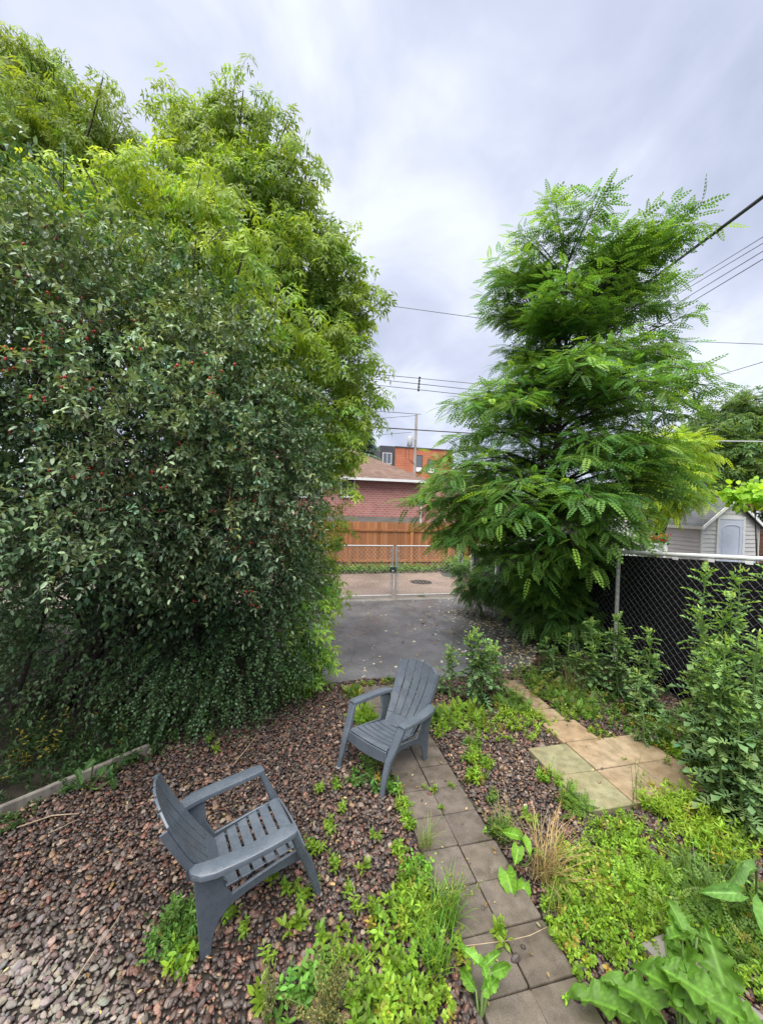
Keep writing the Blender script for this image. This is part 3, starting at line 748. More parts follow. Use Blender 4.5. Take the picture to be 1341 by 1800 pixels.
# ------------------------------------------------------------------ cedar fence across the lane
def cedar():
    WD = 16.25; f = yard(empty('wooden_fence')); l0, l1 = -0.6, 9.3; bw = .152; k = 0; l = l0
    meshes = []
    zt = YD(690, 918, WD)[2]
    for q in range(4):
        b = MB(); h = zt-.22; b.box((-bw/2+.004, -.011, 0), (bw/2-.004, .011, h)); meshes.append(b.mesh('board'))
    while l < l1:
        o = link('board', random.choice(meshes), M_cedar, f); o.location = (l, WD+random.uniform(-.004, .004), .22+random.uniform(-.012, .008)); o.rotation_euler = (0, random.uniform(-.006, .006), 0); l += bw+random.uniform(.001, .008)
    for z in (zt-.36, .38):
        b = MB(); b.box((l0-.1, WD-.062, z-.045), (l1, WD-.017, z+.045)); bev(b.build('rail', M_cedar, f), .004)
    for lp in (YD(615, 950, WD)[0], YD(722, 950, WD)[0], YD(722, 950, WD)[0]*2-YD(615, 950, WD)[0]):
        b = MB(); b.box((lp-.055, WD-.18, -.05), (lp+.055, WD-.066, zt+.01)); bev(b.build('post', M_cedar, f), .006)
    b = MB(); b.box((l0, WD-.03, .10), (l1, WD-.013, .215)); b.build('kick_board', M_cedar, f)
    tag(f, 'stained cedar board fence across the lane below the brick house', 'fence')
cedar()
# manhole
b = MB(); p = YG(740, 1022); b.lathe([(.40, 0), (.40, .012), (.36, .016), (0, .016)], (0, 0, 0), 28)
o = b.build('manhole_cover', M_iron); o.location = W(p[0], p[1], -.026)
for k in range(-3, 4):
    b = MB(); h = math.sqrt(.33**2-(k*.09)**2); b.box((k*.09-.015, -h, .0165), (k*.09+.015, h, .021)); b.build('rib', M_iron, o)
tag(o, 'round iron manhole cover in the lane behind the gate', 'manhole cover')

# ------------------------------------------------------------------ brick bungalow
def window(parent, cx, cz, w, h, face, fm=None, mull=1, depth=.06):
    """window in the plane d=face facing the camera"""
    fm = fm or M_white; t = .07
    wn = empty('window'); wn.parent = parent
    b = MB(); b.box((cx-w/2, face-depth, cz-h/2), (cx+w/2, face-depth+.02, cz+h/2)); b.build('pane', M_glass, wn)
    b = MB(); y0, y1 = face-depth-.03, face-.002
    b.box((cx-w/2-t, y0, cz-h/2-t), (cx-w/2, y1, cz+h/2+t)); b.box((cx+w/2, y0, cz-h/2-t), (cx+w/2+t, y1, cz+h/2+t))
    b.box((cx-w/2, y0, cz+h/2), (cx+w/2, y1, cz+h/2+t)); b.box((cx-w/2, y0-.03, cz-h/2-t), (cx+w/2, y1, cz-h/2))
    for k in range(mull):
        x = cx-w/2+w*(k+1)/(mull+1); b.box((x-.025, y0+.008, cz-h/2), (x+.025, y1-.03, cz+h/2))
    b.build('frame', fm, wn); return wn
def bungalow():
    D0, D1 = 20.0, 29.0; h = yard(empty('brick_house'))
    lr = YD(738, 880, D0)[0]; l0 = lr-11.0
    ze = YD(690, 846, D0)[2]; zb = YD(690, 909, D0)[2]
    b = MB(); b.box((l0, D0, zb), (lr, D1, ze+.05)); b.build('brick_wall', M_brick, h)
    b = MB(); b.box((l0-.03, D0-.03, -.05), (lr+.03, D1+.03, zb)); b.build('foundation', M_conc, h)
    o = .45; hl, hr, hd0, hd1 = l0-o, lr+o, D0-o, D1+o
    rp = YD(606, 786, (D0+D1)/2); rz = rp[2]; rl = rp[0]; mid = (D0+D1)/2
    b = MB(); b.add([(hl,hd0,ze+.1),(hr,hd0,ze+.1),(hr,hd1,ze+.1),(hl,hd1,ze+.1),(hl+4.4,mid,rz),(rl,mid,rz)], [(0,1,5,4),(1,2,5),(2,3,4,5),(3,0,4)])
    b.build('roof', M_roof, h)
    b = MB(); b.box((hl, hd0, ze-.04), (hr, hd0+.03, ze+.095)); b.box((hr-.03, hd0+.03, ze-.04), (hr, hd1, ze+.095)); b.build('fascia', M_white, h)
    b = MB(); b.box((hl, hd0+.03, ze-.03), (hr-.03, hd1, ze-.01)); b.build('soffit', M_brown_wood, h)
    wp = YD(611, 857, D0); window(h, wp[0], wp[2]+.02, .62, .95, D0, M_white, 1)
    wq = YD(540, 857, D0); window(h, wq[0], wq[2]+.02, 1.4, .95, D0, M_white, 1)
    dp = MB(); dp.tube([(lr+.06, D0-.05, 0.3), (lr+.06, D0-.05, ze-.1)], .04, 8); dp.build('downpipe', M_white, h, 40)
    tag(h, 'red brick bungalow with brown hipped shingle roof behind the cedar fence', 'house')
bungalow()
def apartment():
    D0 = 48.0; h = yard(empty('apartment_building'))
    lL = YD(668, 800, D0)[0]; lm = YD(694, 800, D0)[0]; lR = YD(795, 800, D0)[0]; zt = YD(668, 783, D0)[2]
    b = MB(); b.box((lm, D0, 0), (lR, D0+14, zt-.1)); b.build('orange_wall', M_orange, h)
    b = MB(); b.box((lL, D0-.06, 0), (lm-.01, D0+14, zt)); b.build('charcoal_wall', M_dark_panel, h)
    b = MB(); b.box((lm+.01, D0-.1, zt-.1), (lR+.1, D0+14.1, zt+.05)); b.build('parapet', M_dark_panel, h)
    for u, v, w, hh in ((680, 806, 1.05, 1.3), (736, 815, .75, 2.1), (757, 820, .8, 1.7)):
        p = YD(u, v, D0); window(h, p[0], p[2], w, hh, D0-.06 if u < 690 else D0, M_white if u < 690 else M_dark_panel, 1 if u < 690 else 0)
        if u > 690:
            b = MB(); b.box((p[0]-w/2, D0-.11, p[2]-hh/2), (p[0]+w/2, D0-.085, p[2]-hh/2+.55)); b.build('lower_panel', M_white, h)
    p = YD(774, 842, D0-8); b = MB(); b.box((p[0]-.1, D0-8, 0), (p[0]+9, D0-.2, p[2]+.35)); b.build('brick_annex', M_brick, h)
    tag(h, 'orange apartment block with a charcoal corner rising behind the brick house', 'building')
apartment()

# ------------------------------------------------------------------ pole and overhead lines
def pole():
    D = 33.0; p = yard(empty('utility_pole')); l = YD(729, 800, D)[0]; zt = YD(729, 728, D)[2]
    b = MB(); b.tube([(l, D, 0), (l+.03, D, zt)], [.17, .12], 10); b.build('shaft', M_pole, p, 40)
    b = MB(); b.lathe([(.0, 0), (.21, .01), (.24, .06), (.24, .82), (.21, .88), (0, .9)], (l-.52, D-.1, YD(722, 785, D)[2]), 16); b.build('transformer', M_trans, p, 40)
    b = MB(); b.box((l-.4, D-.13, zt-2.3), (l, D-.09, zt-2.22)); b.build('bracket', M_galv, p)
    for k, (dx, dz) in enumerate(((-.75, .0), (-.62, -.9))):
        b = MB(); b.tube([(l-.52+dx*.2, D-.2, zt-2.5), (l-.95+.3*k, D-.25, zt-3.2), (l-.9+.3*k, D-.2, zt-4.0), (l-.05, D-.14, zt-4.5)], .018, 5); b.build('lead_wire', M_cable, p)
    tag(p, 'weathered wooden utility pole carrying a transformer in front of orange building', 'utility pole')
pole()
def cable(name, a, bb, rad, mat, label, sag=0.25, n=14, group='overhead lines'):
    a = np.asarray(a); bb = np.asarray(bb); pts = []
    for k in range(n+1):
        t = k/n; q = a*(1-t)+bb*t; q = q-np.array([0, 0, 4*sag*t*(1-t)]); pts.append(q)
    b = MB(); b.tube(pts, rad, 6); o = b.build(name, mat, None, 60); tag(o, label, 'cable', group); return o
def seg(u0, v0, u1, v1, Y0, Y1, ext0=0.0, ext1=0.0):
    a, c = AT(u0, v0, Y0), AT(u1, v1, Y1); d = c-a; return a-d*ext0, c+d*ext1
B = M_greycable
def line(label, px, Y, rad, ext=(0.6, 0.6), mat=None, sag=0.0, name='overhead_wire'):
    a, c = seg(*px, Y[0], Y[1], *ext); cable(name, a, c, rad, mat or M_greycable, label, sag)
line('thick black service cable crossing the sky above the feathery tree', (1341,343,1180,464), (5.2, 8.2), .028, (1.0, 0.5), M_cable, 0.02, 'service_cable')
line('uppermost thin wire slanting down below the thick black cable', (1341,416,1200,503), (7, 10.5), .008, (0.8, 0.6))
line('thin wire of the close-set pair below the thick black cable', (1341,427,1196,514), (7, 10.5), .008, (0.8, 0.6))
line('third thin wire down from the thick black cable', (1341,441,1195,530), (7.2, 11), .009, (0.8, 0.6))
line('lowest of the slanting thin wires above the feathery tree', (1341,455,1185,549), (7.2, 11), .010, (0.8, 0.6))
line('faint level wire meeting the feathery tree crown near its widest tier', (1341,605,1262,602), (14, 15), .012, (0.4, 2.0))
line('short wire rising from the feathery tree toward the frame edge', (1341,636,1288,652), (12, 14), .012, (0.4, 1.0))
for k, v in enumerate((696, 706, 716)):
    line(('upper', 'middle', 'lower')[k]+' wire of three level lines above the trees behind the shed', (1341, v, 1255, v), (24, 24), .018, (0.6, 3.0))
line('pale level wire in front of the trees behind the shed', (1341,776,1238,775), (16, 16), .02, (0.6, 1.0), M_trans)
line('long thin wire spanning the open sky between the two tall trees', (675,536,834,558), (16, 18), .014, (1.0, 2.0))
for k, (a, c) in enumerate((((600,652),(737,665)), ((590,659),(738,675)), ((580,668),(736,685)))):
    line(('top', 'middle', 'bottom')[k]+' wire of the spaced bundle beside the feathery tree', (*a, *c), (24, 24), .022, (0.6, 1.2))
bs = AT(737, 664, 24); be = AT(735, 687, 24)
b = MB(); b.tube([bs+[0, -.05, 0], be+[0, -.05, 0]], .04, 6)
for k in range(5): q = bs*(1-k/4)+be*(k/4); b.tube([q+[-.05, -.05, 0], q+[.08, -.05, 0]], .045, 6)
tag(b.build('line_spacer', M_iron), 'dark spacer bar holding three wires beside the feathery tree', 'spacer')
line('upper thin wire sloping past the top of the spruce', (625,720,722,727), (26, 28), .022, (1, .2))
line('thin wire just above the heavy line, reaching the pole', (635,738,724,731), (28, 30), .018, (1, .1))
line('heavy dark line crossing the spruce to the pole', (610,748,770,758), (27, 29), .04, (1, .6), M_iron)
line('thin wire joining the transformer from the spruce', (655,765,722,760), (29, 31), .018, (.6, .02))
line('black cable sagging through the upper foliage at the picture edge', (-10,240,98,372), (4.3, 5.2), .017, (0.3, 0.5), M_cable, 0.03, 'service_cable')

# ------------------------------------------------------------------ neighbour's shed, planter, pergola
def shed():
    D0 = 10.6; s = yard(empty('garden_shed'))
    g = lambda u, v: YD(u, v, D0)
    l0, l1 = g(1231, 950)[0], g(1331, 950)[0]; ap = g(1287, 876); ze = g(1231, 921)[2]; D1 = D0+2.6; zb = .75; lm = (l0+l1)/2
    b = MB(); b.add([(l0,D0,zb),(l1,D0,zb),(l1,D0,ze),(lm,D0,ap[2]-.04),(l0,D0,ze),(l0,D1,zb),(l1,D1,zb),(l1,D1,ze),(lm,D1,ap[2]-.04),(l0,D1,ze)],
        [(0,1,2,3,4),(9,8,7,6,5),(0,4,9,5),(1,6,7,2)]); b.build('wall_core', M_siding, s)
    row = .15; z = zb
    rise = (ap[2]-.04-ze)/(lm-l0)
    while z < ap[2]-.12:                                # siding boards on the gable and the side
        if z < ze: a0, a1 = l0+.05, l1-.05
        else: a0 = l0+(z+row-ze)/rise; a1 = l1-(z+row-ze)/rise
        if a1-a0 > .1:
            b = MB(); b.add([(a0,D0-.006,z+row),(a1,D0-.006,z+row),(a1,D0-.026,z+.004),(a0,D0-.026,z+.004),(a0,D0-.002,z+.004),(a1,D0-.002,z+.004)], [(3,2,1,0),(5,2,3,4)]); b.build('siding_board', M_siding, s)
        if z+row < ze+.02:
            b = MB(); b.add([(l0-.006,D0+.05,z+row),(l0-.006,D1,z+row),(l0-.026,D1,z+.004),(l0-.026,D0+.05,z+.004),(l0-.002,D1,z+.004),(l0-.002,D0+.05,z+.004)], [(0,1,2,3),(3,2,4,5)]); b.build('siding_board', M_siding, s)
        z += row
    for l in (l0, l1):
        b = MB(); b.box((l-.03, D0-.034, zb), (l+.05 if l == l0 else l+.03, D0+.03, ze-.01)); b.build('corner_trim', M_siding, s)
    ov = .16; th = .05
    for sg in (-1, 1):
        le = lm+sg*(lm-l0+ov); zz = ze-rise*ov
        b = MB(); v = [(lm, D0-ov, ap[2]+.03), (le, D0-ov, zz+.03), (le, D1+ov, zz+.03), (lm, D1+ov, ap[2]+.03)]
        v2 = [(x, y, z-th) for x, y, z in v]; b.add(v+v2, [(0,1,2,3) if sg < 0 else (3,2,1,0), (7,6,5,4) if sg < 0 else (4,5,6,7), (0,4,5,1), (1,5,6,2), (2,6,7,3)]); b.build('roof_slope', M_shedroof, s)
        b = MB(); y0, y1 = D0-ov-.03, D0-ov-.003; w = .12
        b.add([(lm,y0,ap[2]+.035),(le,y0,zz+.035),(le,y0,zz+.035-w),(lm,y0,ap[2]+.035-w),(lm,y1,ap[2]+.035),(le,y1,zz+.035),(le,y1,zz+.035-w),(lm,y1,ap[2]+.035-w)],
              [(0,1,2,3),(7,6,5,4),(0,4,5,1),(3,2,6,7),(1,5,6,2)]); b.build('gable_trim', M_white, s)
        b = MB(); xx = sorted((le, le+sg*.025)); b.box((xx[0], D0-ov, zz-.08), (xx[1], D1+ov, zz+.03)); b.build('eave_trim', M_white, s)
    p0, p1 = g(1262, 914), g(1303, 914); t = .11; zt = g(1282, 913)[2]
    b = MB(); b.box((p0[0]-t, D0-.06, zb), (p0[0], D0-.028, zt+t)); b.box((p1[0], D0-.06, zb), (p1[0]+t, D0-.028, zt+t)); b.box((p0[0], D0-.06, zt), (p1[0], D0-.028, zt+t)); b.build('door_frame', M_white, s)
    b = MB(); b.box((p0[0]+.004, D0-.045, zb), (p1[0]-.004, D0-.02, zt-.004)); d = b.build('door', M_door, s)
    w = p1[0]-p0[0]; cx = (p0[0]+p1[0])/2
    arc = [(cx+w*.36*math.cos(a), D0-.05, zt-.30+.10*math.sin(a)) for a in np.linspace(math.pi, 0, 13)]
    arc = [(cx-w*.36, D0-.05, zb+.25)]+arc+[(cx+w*.36, D0-.05, zb+.25), (cx-w*.36, D0-.05, zb+.25)]
    b = MB(); b.tube(arc, .013, 6); b.build('door_moulding', M_door, d, 60)
    b = MB(); b.box((l0-.1, D0-.1, -.05), (l1+.1, D1+.1, zb)); b.build('raised_base', M_grey_wood, s)
    tag(s, 'small grey sided shed with pale blue door and white gable trim', 'shed')
    return l0, l1, D0
SH = shed()
def planter():
    D = 8.2; p = YD(1150, 962, D); t = yard(empty('flower_planter'))
    b = MB(); b.box((p[0]-.45, D-.12, p[2]-.12), (p[0]+.30, D+.12, p[2]+.12)); bev(b.build('trough', M_pot, t), .02)
    b = MB(); b.box((p[0]-.4, D-.08, 0), (p[0]-.32, D+.08, p[2]-.12)); b.build('stand', M_pot, t)
    b = MB(); b.box((p[0]+.2, D-.08, 0), (p[0]+.28, D+.08, p[2]-.12)); b.build('stand', M_pot, t)
    lv = Leaves(); n = 260; pos = np.stack([rng.uniform(p[0]-.3, p[0]+.3, n), rng.uniform(D-.15, D+.1, n), p[2]+.1+rng.uniform(0, .2, n)], 1)
    lv.stamp(T_ROUND, pos, rand_unit(n)+[0, -.4, 0], rand_unit(n)+[0, 0, 1], rng.uniform(.05, .08, n), jitcol((.05, .13, .03), n)); lv.build('foliage', M_leaf, t)
    lv = Leaves(); n = 200; cc = np.stack([rng.uniform(p[0]-.28, p[0]+.3, 9), rng.uniform(D-.16, D, 9), p[2]+.12+rng.uniform(0, .2, 9)], 1)[rng.integers(0, 9, n)]
    lv.stamp(T_ROUND, cc+rng.normal(0, .03, (n, 3)), rand_unit(n), rand_unit(n), .05, jitcol((.6, .02, .02), n, .2, 0)); lv.build('blooms', M_petal, t)
    tag(t, 'white trough planter of red flowers just above the fence rail', 'planter')
planter()
def pergola():
    D = 12.4; g = lambda u, v: YD(u, v, D); t = yard(empty('pergola'))
    for u in (1322, 1400):
        q = g(u, 900); b = MB(); b.box((q[0]-.08, D-.08, 0), (q[0]+.08, D+.08, q[2]+.25)); b.build('post', M_brown_wood, t)
    z = g(1325, 894)[2]
    b = MB(); b.box((g(1300, 890)[0], D-.13, z-.09), (g(1430, 890)[0], D-.085, z+.09)); b.build('beam', M_brown_wood, t)
    b = MB(); b.box((g(1300, 890)[0], D+.9, z-.09), (g(1430, 890)[0], D+.95, z+.09)); b.build('beam', M_brown_wood, t)
    for u in (1310, 1335, 1360, 1390):
        x = g(u, 890)[0]; b = MB(); b.box((x-.03, D-.2, z+.092), (x+.03, D+1.2, z+.2)); b.build('rafter', M_brown_wood, t)
    for k in range(12):
        zz = .3+k*.18
        if zz > z-.4: break
        b = MB(); b.box((g(1314, 890)[0], D-.03, zz), (g(1430, 890)[0], D+.0, zz+.165)); b.build('plank', M_brown_wood, t)
    tag(t, 'dark brown wooden pergola carrying a broad leaved vine beside the shed', 'pergola')
pergola()
# neighbour's white garage wall glimpsed through the foliage
def garage():
    D = 15.5; t = yard(empty('white_garage')); q = YD(1190, 830, D); r_ = YD(1262, 830, D); z = q[2]-.1
    b = MB(); b.box((q[0], D, 0), (r_[0], D+4, z)); b.build('wall', M_white, t)
    b = MB(); b.box((q[0]-.2, D-.2, z), (r_[0]+.2, D+4.2, z+.12)); b.build('flat_roof', M_wpaint, t)
    tag(t, 'plain white garage wall glimpsed between leaves above the shed roof', 'garage')
garage()
def white_panel():
    D = 9.6; t = yard(empty('slatted_screen')); a, c = YD(876, 940, D), YD(968, 940, D)
    for k in range(4):
        v = 933+k*5.5; z = YD(920, v, D)[2]
        b = MB(); b.box((a[0], D, z-.03), (c[0], D+.02, z+.02)); b.build('slat', M_white, t)
    for l in (a[0]-.03, c[0]+.03):
        b = MB(); b.box((l-.03, D-.03, 0), (l+.03, D+.03, YD(920, 930, D)[2])); b.build('post', M_white, t)
    b = MB(); b.box((a[0], D, .2), (c[0], D+.02, YD(920, 953, D)[2])); b.build('lower_panel', M_white, t)
    tag(t, 'white slatted screen showing above the black fabric under the feathery tree', 'screen')
white_panel()
# small white round marker at the driveway edge
def marker():
    P = G(559, 1133); t = empty('white_marker', P)
    b = MB(); b.tube([(0, 0, -.03), (0, 0, .05)], .012, 8); b.build('stake', M_white, t, 40)
    b = MB()
    ring = [(.052*math.cos(a)*.8, 0, .085+.052*math.sin(a)) for a in np.linspace(0, 2*math.pi, 20)]
    b.tube(ring, .020, 8, False); b.build('ring', M_white, t, 60)
    tag(t, 'small white ring shaped marker at the driveway edge by the shrub', 'marker')
marker()
# ------------------------------------------------------------------ vegetation helpers
UP = np.array([0, 0, 1.0])
def plant(name, base, label, cat, group=None):
    base = np.asarray(base, float); o = empty(name, tuple(base)); o['label'] = label; o['category'] = cat
    if group: o['group'] = group
    return o
def under(o, root, kind=None):
    """parent a world-space mesh under a thing's base"""
    o.parent = root; o.location = -Vector(root.location)
    if kind: o['kind'] = kind
    return o
def foliate(lv, wood, P, D, L, nl, tpl, size, col, droop=.2, spread=.9, grav=.25, nj=.45, tip=None, young=0.0, opposite=False, wr=.004, t0=.15, along=.55, zbias=None, grow=0.0):
    N = len(P)
    if N == 0: return
    D = unit(D); L = np.broadcast_to(L, (N,)).astype(float)
    k = np.arange(nl); t = t0+(1-t0)*((k//2*2+1)/(nl) if opposite else (k+.7)/nl); t = np.minimum(t, 1.0)
    pos = P[:, None]+D[:, None]*(L[:, None]*t)[..., None]; pos[..., 2] -= droop*L[:, None]*t**2
    T = D[:, None]-UP*(2*droop*t)[None, :, None]; T = unit(T)
    side = unit(np.cross(T, UP)+1e-6*rand_unit(N)[:, None])
    alt = np.where(k % 2 == 0, 1.0, -1.0)[None, :, None]
    roll = rng.uniform(0, 6.28, (N, 1, 1)) if opposite else 0
    if opposite:
        s2 = np.cross(T, side); ph = roll+(k//2)[None, :, None]*1.57
        sd = (side*np.cos(ph)+s2*np.sin(ph))*alt
    else: sd = side*alt
    X = T*along+sd*spread+rng.normal(0, .22, pos.shape)-UP*grav
    X[:, -1] = T[:, -1]+rng.normal(0, .15, (N, 3))-UP*grav*.5
    Z = UP*1.0+rng.normal(0, nj, pos.shape)
    if zbias is not None: Z = Z+zbias
    tw = np.clip(1+rng.normal(0, .16, (N, 1, 1)), .5, 1.6); hue = rng.normal(0, .09, (N, 1, 1))
    col = np.asarray(col); col = col[:, None] if col.ndim == 2 else col[None, None]
    c = col*tw*np.concatenate([1+hue, np.ones_like(hue), 1-hue], 2)*(1+rng.normal(0, .12, (N, nl, 1)))
    if tip is not None:
        yf = np.clip(rng.random((N, 1, 1))*2-2+2*young, 0, 1)*np.clip((t-.25)/.75, 0, 1)[None, :, None]
        yf = np.broadcast_to(yf, (N, nl, 1)); c = c*(1-yf)+np.asarray(tip)[None, None]*yf*(1+rng.normal(0, .1, (N, nl, 1)))
    sz = rng.uniform(size[0], size[1], (N, nl))*(1-grow*t)[None, :]
    lv.stamp(tpl, pos.reshape(-1, 3), X.reshape(-1, 3), Z.reshape(-1, 3), sz.ravel(), np.clip(c, .004, .9).reshape(-1, 3))
    if wood is not None:
        mid = P+D*(L*.5)[:, None]; mid[:, 2] -= droop*L*.25
        end = P+D*L[:, None]; end[:, 2] -= droop*L
        for a, b_, r0 in ((P, mid, wr), (mid, end, wr*.6)):
            d = b_-a; ln = np.linalg.norm(d, axis=1); wood.stamp(STICK, a, d, np.repeat(rand_unit(1), len(a), 0), np.stack([ln, np.full(N, r0), np.full(N, r0)], 1), (.06, .045, .03))
    return pos
def lobe_points(lobes, dens, shell=(.5, 1.0), face=None):
    Ps = []; Ds = []; Id = []
    C = np.array([l[0] for l in lobes]); Rr = np.array([l[1] for l in lobes])
    for i, (c, r) in enumerate(lobes):
        r = np.asarray(r); n = int(dens*(r[0]*r[1]*r[2])**(2/3)*4)
        d = rand_unit(n); f = rng.uniform(shell[0]**2, shell[1]**2, n)**.5
        P = c+d*r*f[:, None]
        ok = np.ones(n, bool)
        for j in range(len(lobes)):
            if j == i: continue
            ok &= (((P-C[j])/Rr[j])**2).sum(1) > .34
        Ps.append(P[ok]); Ds.append(d[ok]); Id.append(np.full(ok.sum(), i))
    return np.concatenate(Ps), np.concatenate(Ds), np.concatenate(Id)
def px_lobes(lst, Y, flat=0.85, dy=1.0, jit=0.5):
    out = []
    for l in lst:
        u, v, rp = l[:3]; y = l[3] if len(l) > 3 else Y+rng.uniform(-jit, jit)
        c = AT(u, v, y); r = rp*y/FPX; out.append((c, np.array([r, r*dy, r*flat])))
    return out
def sublobes(lobes, k, f=.55, off=.62):
    out = []
    for c, r in lobes:
        out.append((c, r*.62))
        for d in rand_unit(k): out.append((c+d*r*off*rng.uniform(.8, 1.15), r*f*rng.uniform(.75, 1.2)))
    return out
def limbs(base, lobes, trunk_top, r0, sides=7, frac=.5):
    """tapered trunk with a limb to every lobe"""
    b = MB(); base = np.asarray(base); top = np.asarray(trunk_top)
    n = 7; tp = [base*(1-t)+top*t+np.array([.12*math.sin(3*t), .1*math.sin(4*t+1), 0])*(t > 0) for t in np.linspace(0, 1, n)]
    b.tube(tp, [r0*(1.25-.75*t) for t in np.linspace(0, 1, n)], sides)
    for c, r in lobes:
        h = np.clip((c[2]-base[2])*frac/(top[2]-base[2]), .12, .97); k = h*(n-1); i = int(k); f = k-i
        st = tp[i]*(1-f)+tp[min(i+1, n-1)]*f
        mid = st*.5+c*.5+np.array([0, 0, .12*np.linalg.norm(c-st)])*(1 if c[2] > st[2] else -.2)
        rr = r0*.42*(1-.5*h)
        b.tube([st, st*.6+mid*.4+rng.normal(0, .03, 3), mid+rng.normal(0, .05, 3), mid*.4+c*.6+rng.normal(0, .04, 3), c], [rr, rr*.85, rr*.65, rr*.45, rr*.2], 5)
    return b

# ------------------------------------------------------------------ tall box elders on the left
def box_elder(base, top, lst, Y, dens, label, col, tip, young, jit=.6, size=(.17, .25), tw=(.25, .55), nl=8, name='box_elder_tree', group='trees behind the berry shrub'):
    root = plant(name, base, label, 'tree', group)
    lobes = px_lobes([(l[0], l[1]+8, l[2]*.88)+tuple(l[3:]) for l in lst], Y, .9, 1.15, jit)
    under(limbs(base, lobes, top, .13).build('trunk', M_bark, None, 60), root)
    P, D, I = lobe_points(sublobes(lobes, 5), dens*.9, (.35, 1.0))
    lv = Leaves(); wd = Leaves()
    D = unit(D+np.array([0, 0, .35])+rng.normal(0, .3, D.shape))
    foliate(lv, wd, P, D, rng.uniform(tw[0], tw[1], len(P)), nl, T_ASH, size, col, droop=.45, spread=.75, grav=.75, nj=.5, tip=tip, young=young, wr=.005)
    under(lv.build('crown', M_leaf), root, 'stuff'); under(wd.build('twigs', M_twig), root, 'stuff')
    return root
E1 = [(30,110,42),(20,75,16),(60,85,18),(95,95,14),(85,140,48),(15,190,60),(150,190,40),(178,150,20),(182,128,9),(90,240,75),(195,255,42),(215,205,16),(20,290,65),(150,310,65),(228,310,28),(60,370,60),(-60,150,60),(-60,280,70),(-50,400,70),(140,240,50)]
box_elder(G(60, 1090), AT(70, 150, 8.2), E1, 8.0, 46, 'tall light green box elder leaning in at the upper corner above red berries', (.105, .165, .026), (.17, .25, .035), .36)
E2 = [(415,125,14),(428,150,24),(452,158,12),(425,200,36),(395,195,20),(330,212,38),(305,185,16),(280,205,12),(490,225,30),(506,205,10),(385,270,70),(315,290,42),(500,310,52),(440,350,75),(535,375,50),(365,380,70),(565,445,52),(480,460,75),(600,500,44),(640,540,30),(545,545,70),(440,545,65),(605,600,48),(560,655,62),(630,685,34),(500,640,70),(585,735,42),(555,790,50),(598,810,28),(520,270,28),(548,300,18),(608,400,12),(592,430,16),(672,520,12),(660,560,14),(668,672,12),(640,640,16),(650,600,10),(640,720,12)]
box_elder(G(330, 1080), AT(410, 200, 8.0), E2, 7.8, 46, 'tall green box elder with drooping leaves standing behind berry shrub', (.108, .175, .024), (.19, .28, .035), .38)
E3 = [(148,285,20,5.2),(285,330,50),(235,345,42),(330,365,50),(385,345,34),(260,415,60),(350,440,55),(430,430,40),(330,510,60),(420,510,45),(200,400,40),(60,345,42,4.9),(40,440,42,4.3),(120,530,30,4.0),(20,560,30,4.0),(300,570,30,4.3),(180,300,30,5.0),(120,380,45,4.8),(20,380,40,4.8),(170,440,45,4.6),(110,470,40,4.9),(480,560,45),(450,620,50),(520,600,35),(400,590,45)]
box_elder(G(360, 1150), AT(330, 420, 5.9), E3, 5.7, 60, 'young yellow green box elder glowing between berry shrub and taller trees', (.125, .205, .026), (.27, .35, .04), .55, .5, (.16, .22), (.3, .6), 8)

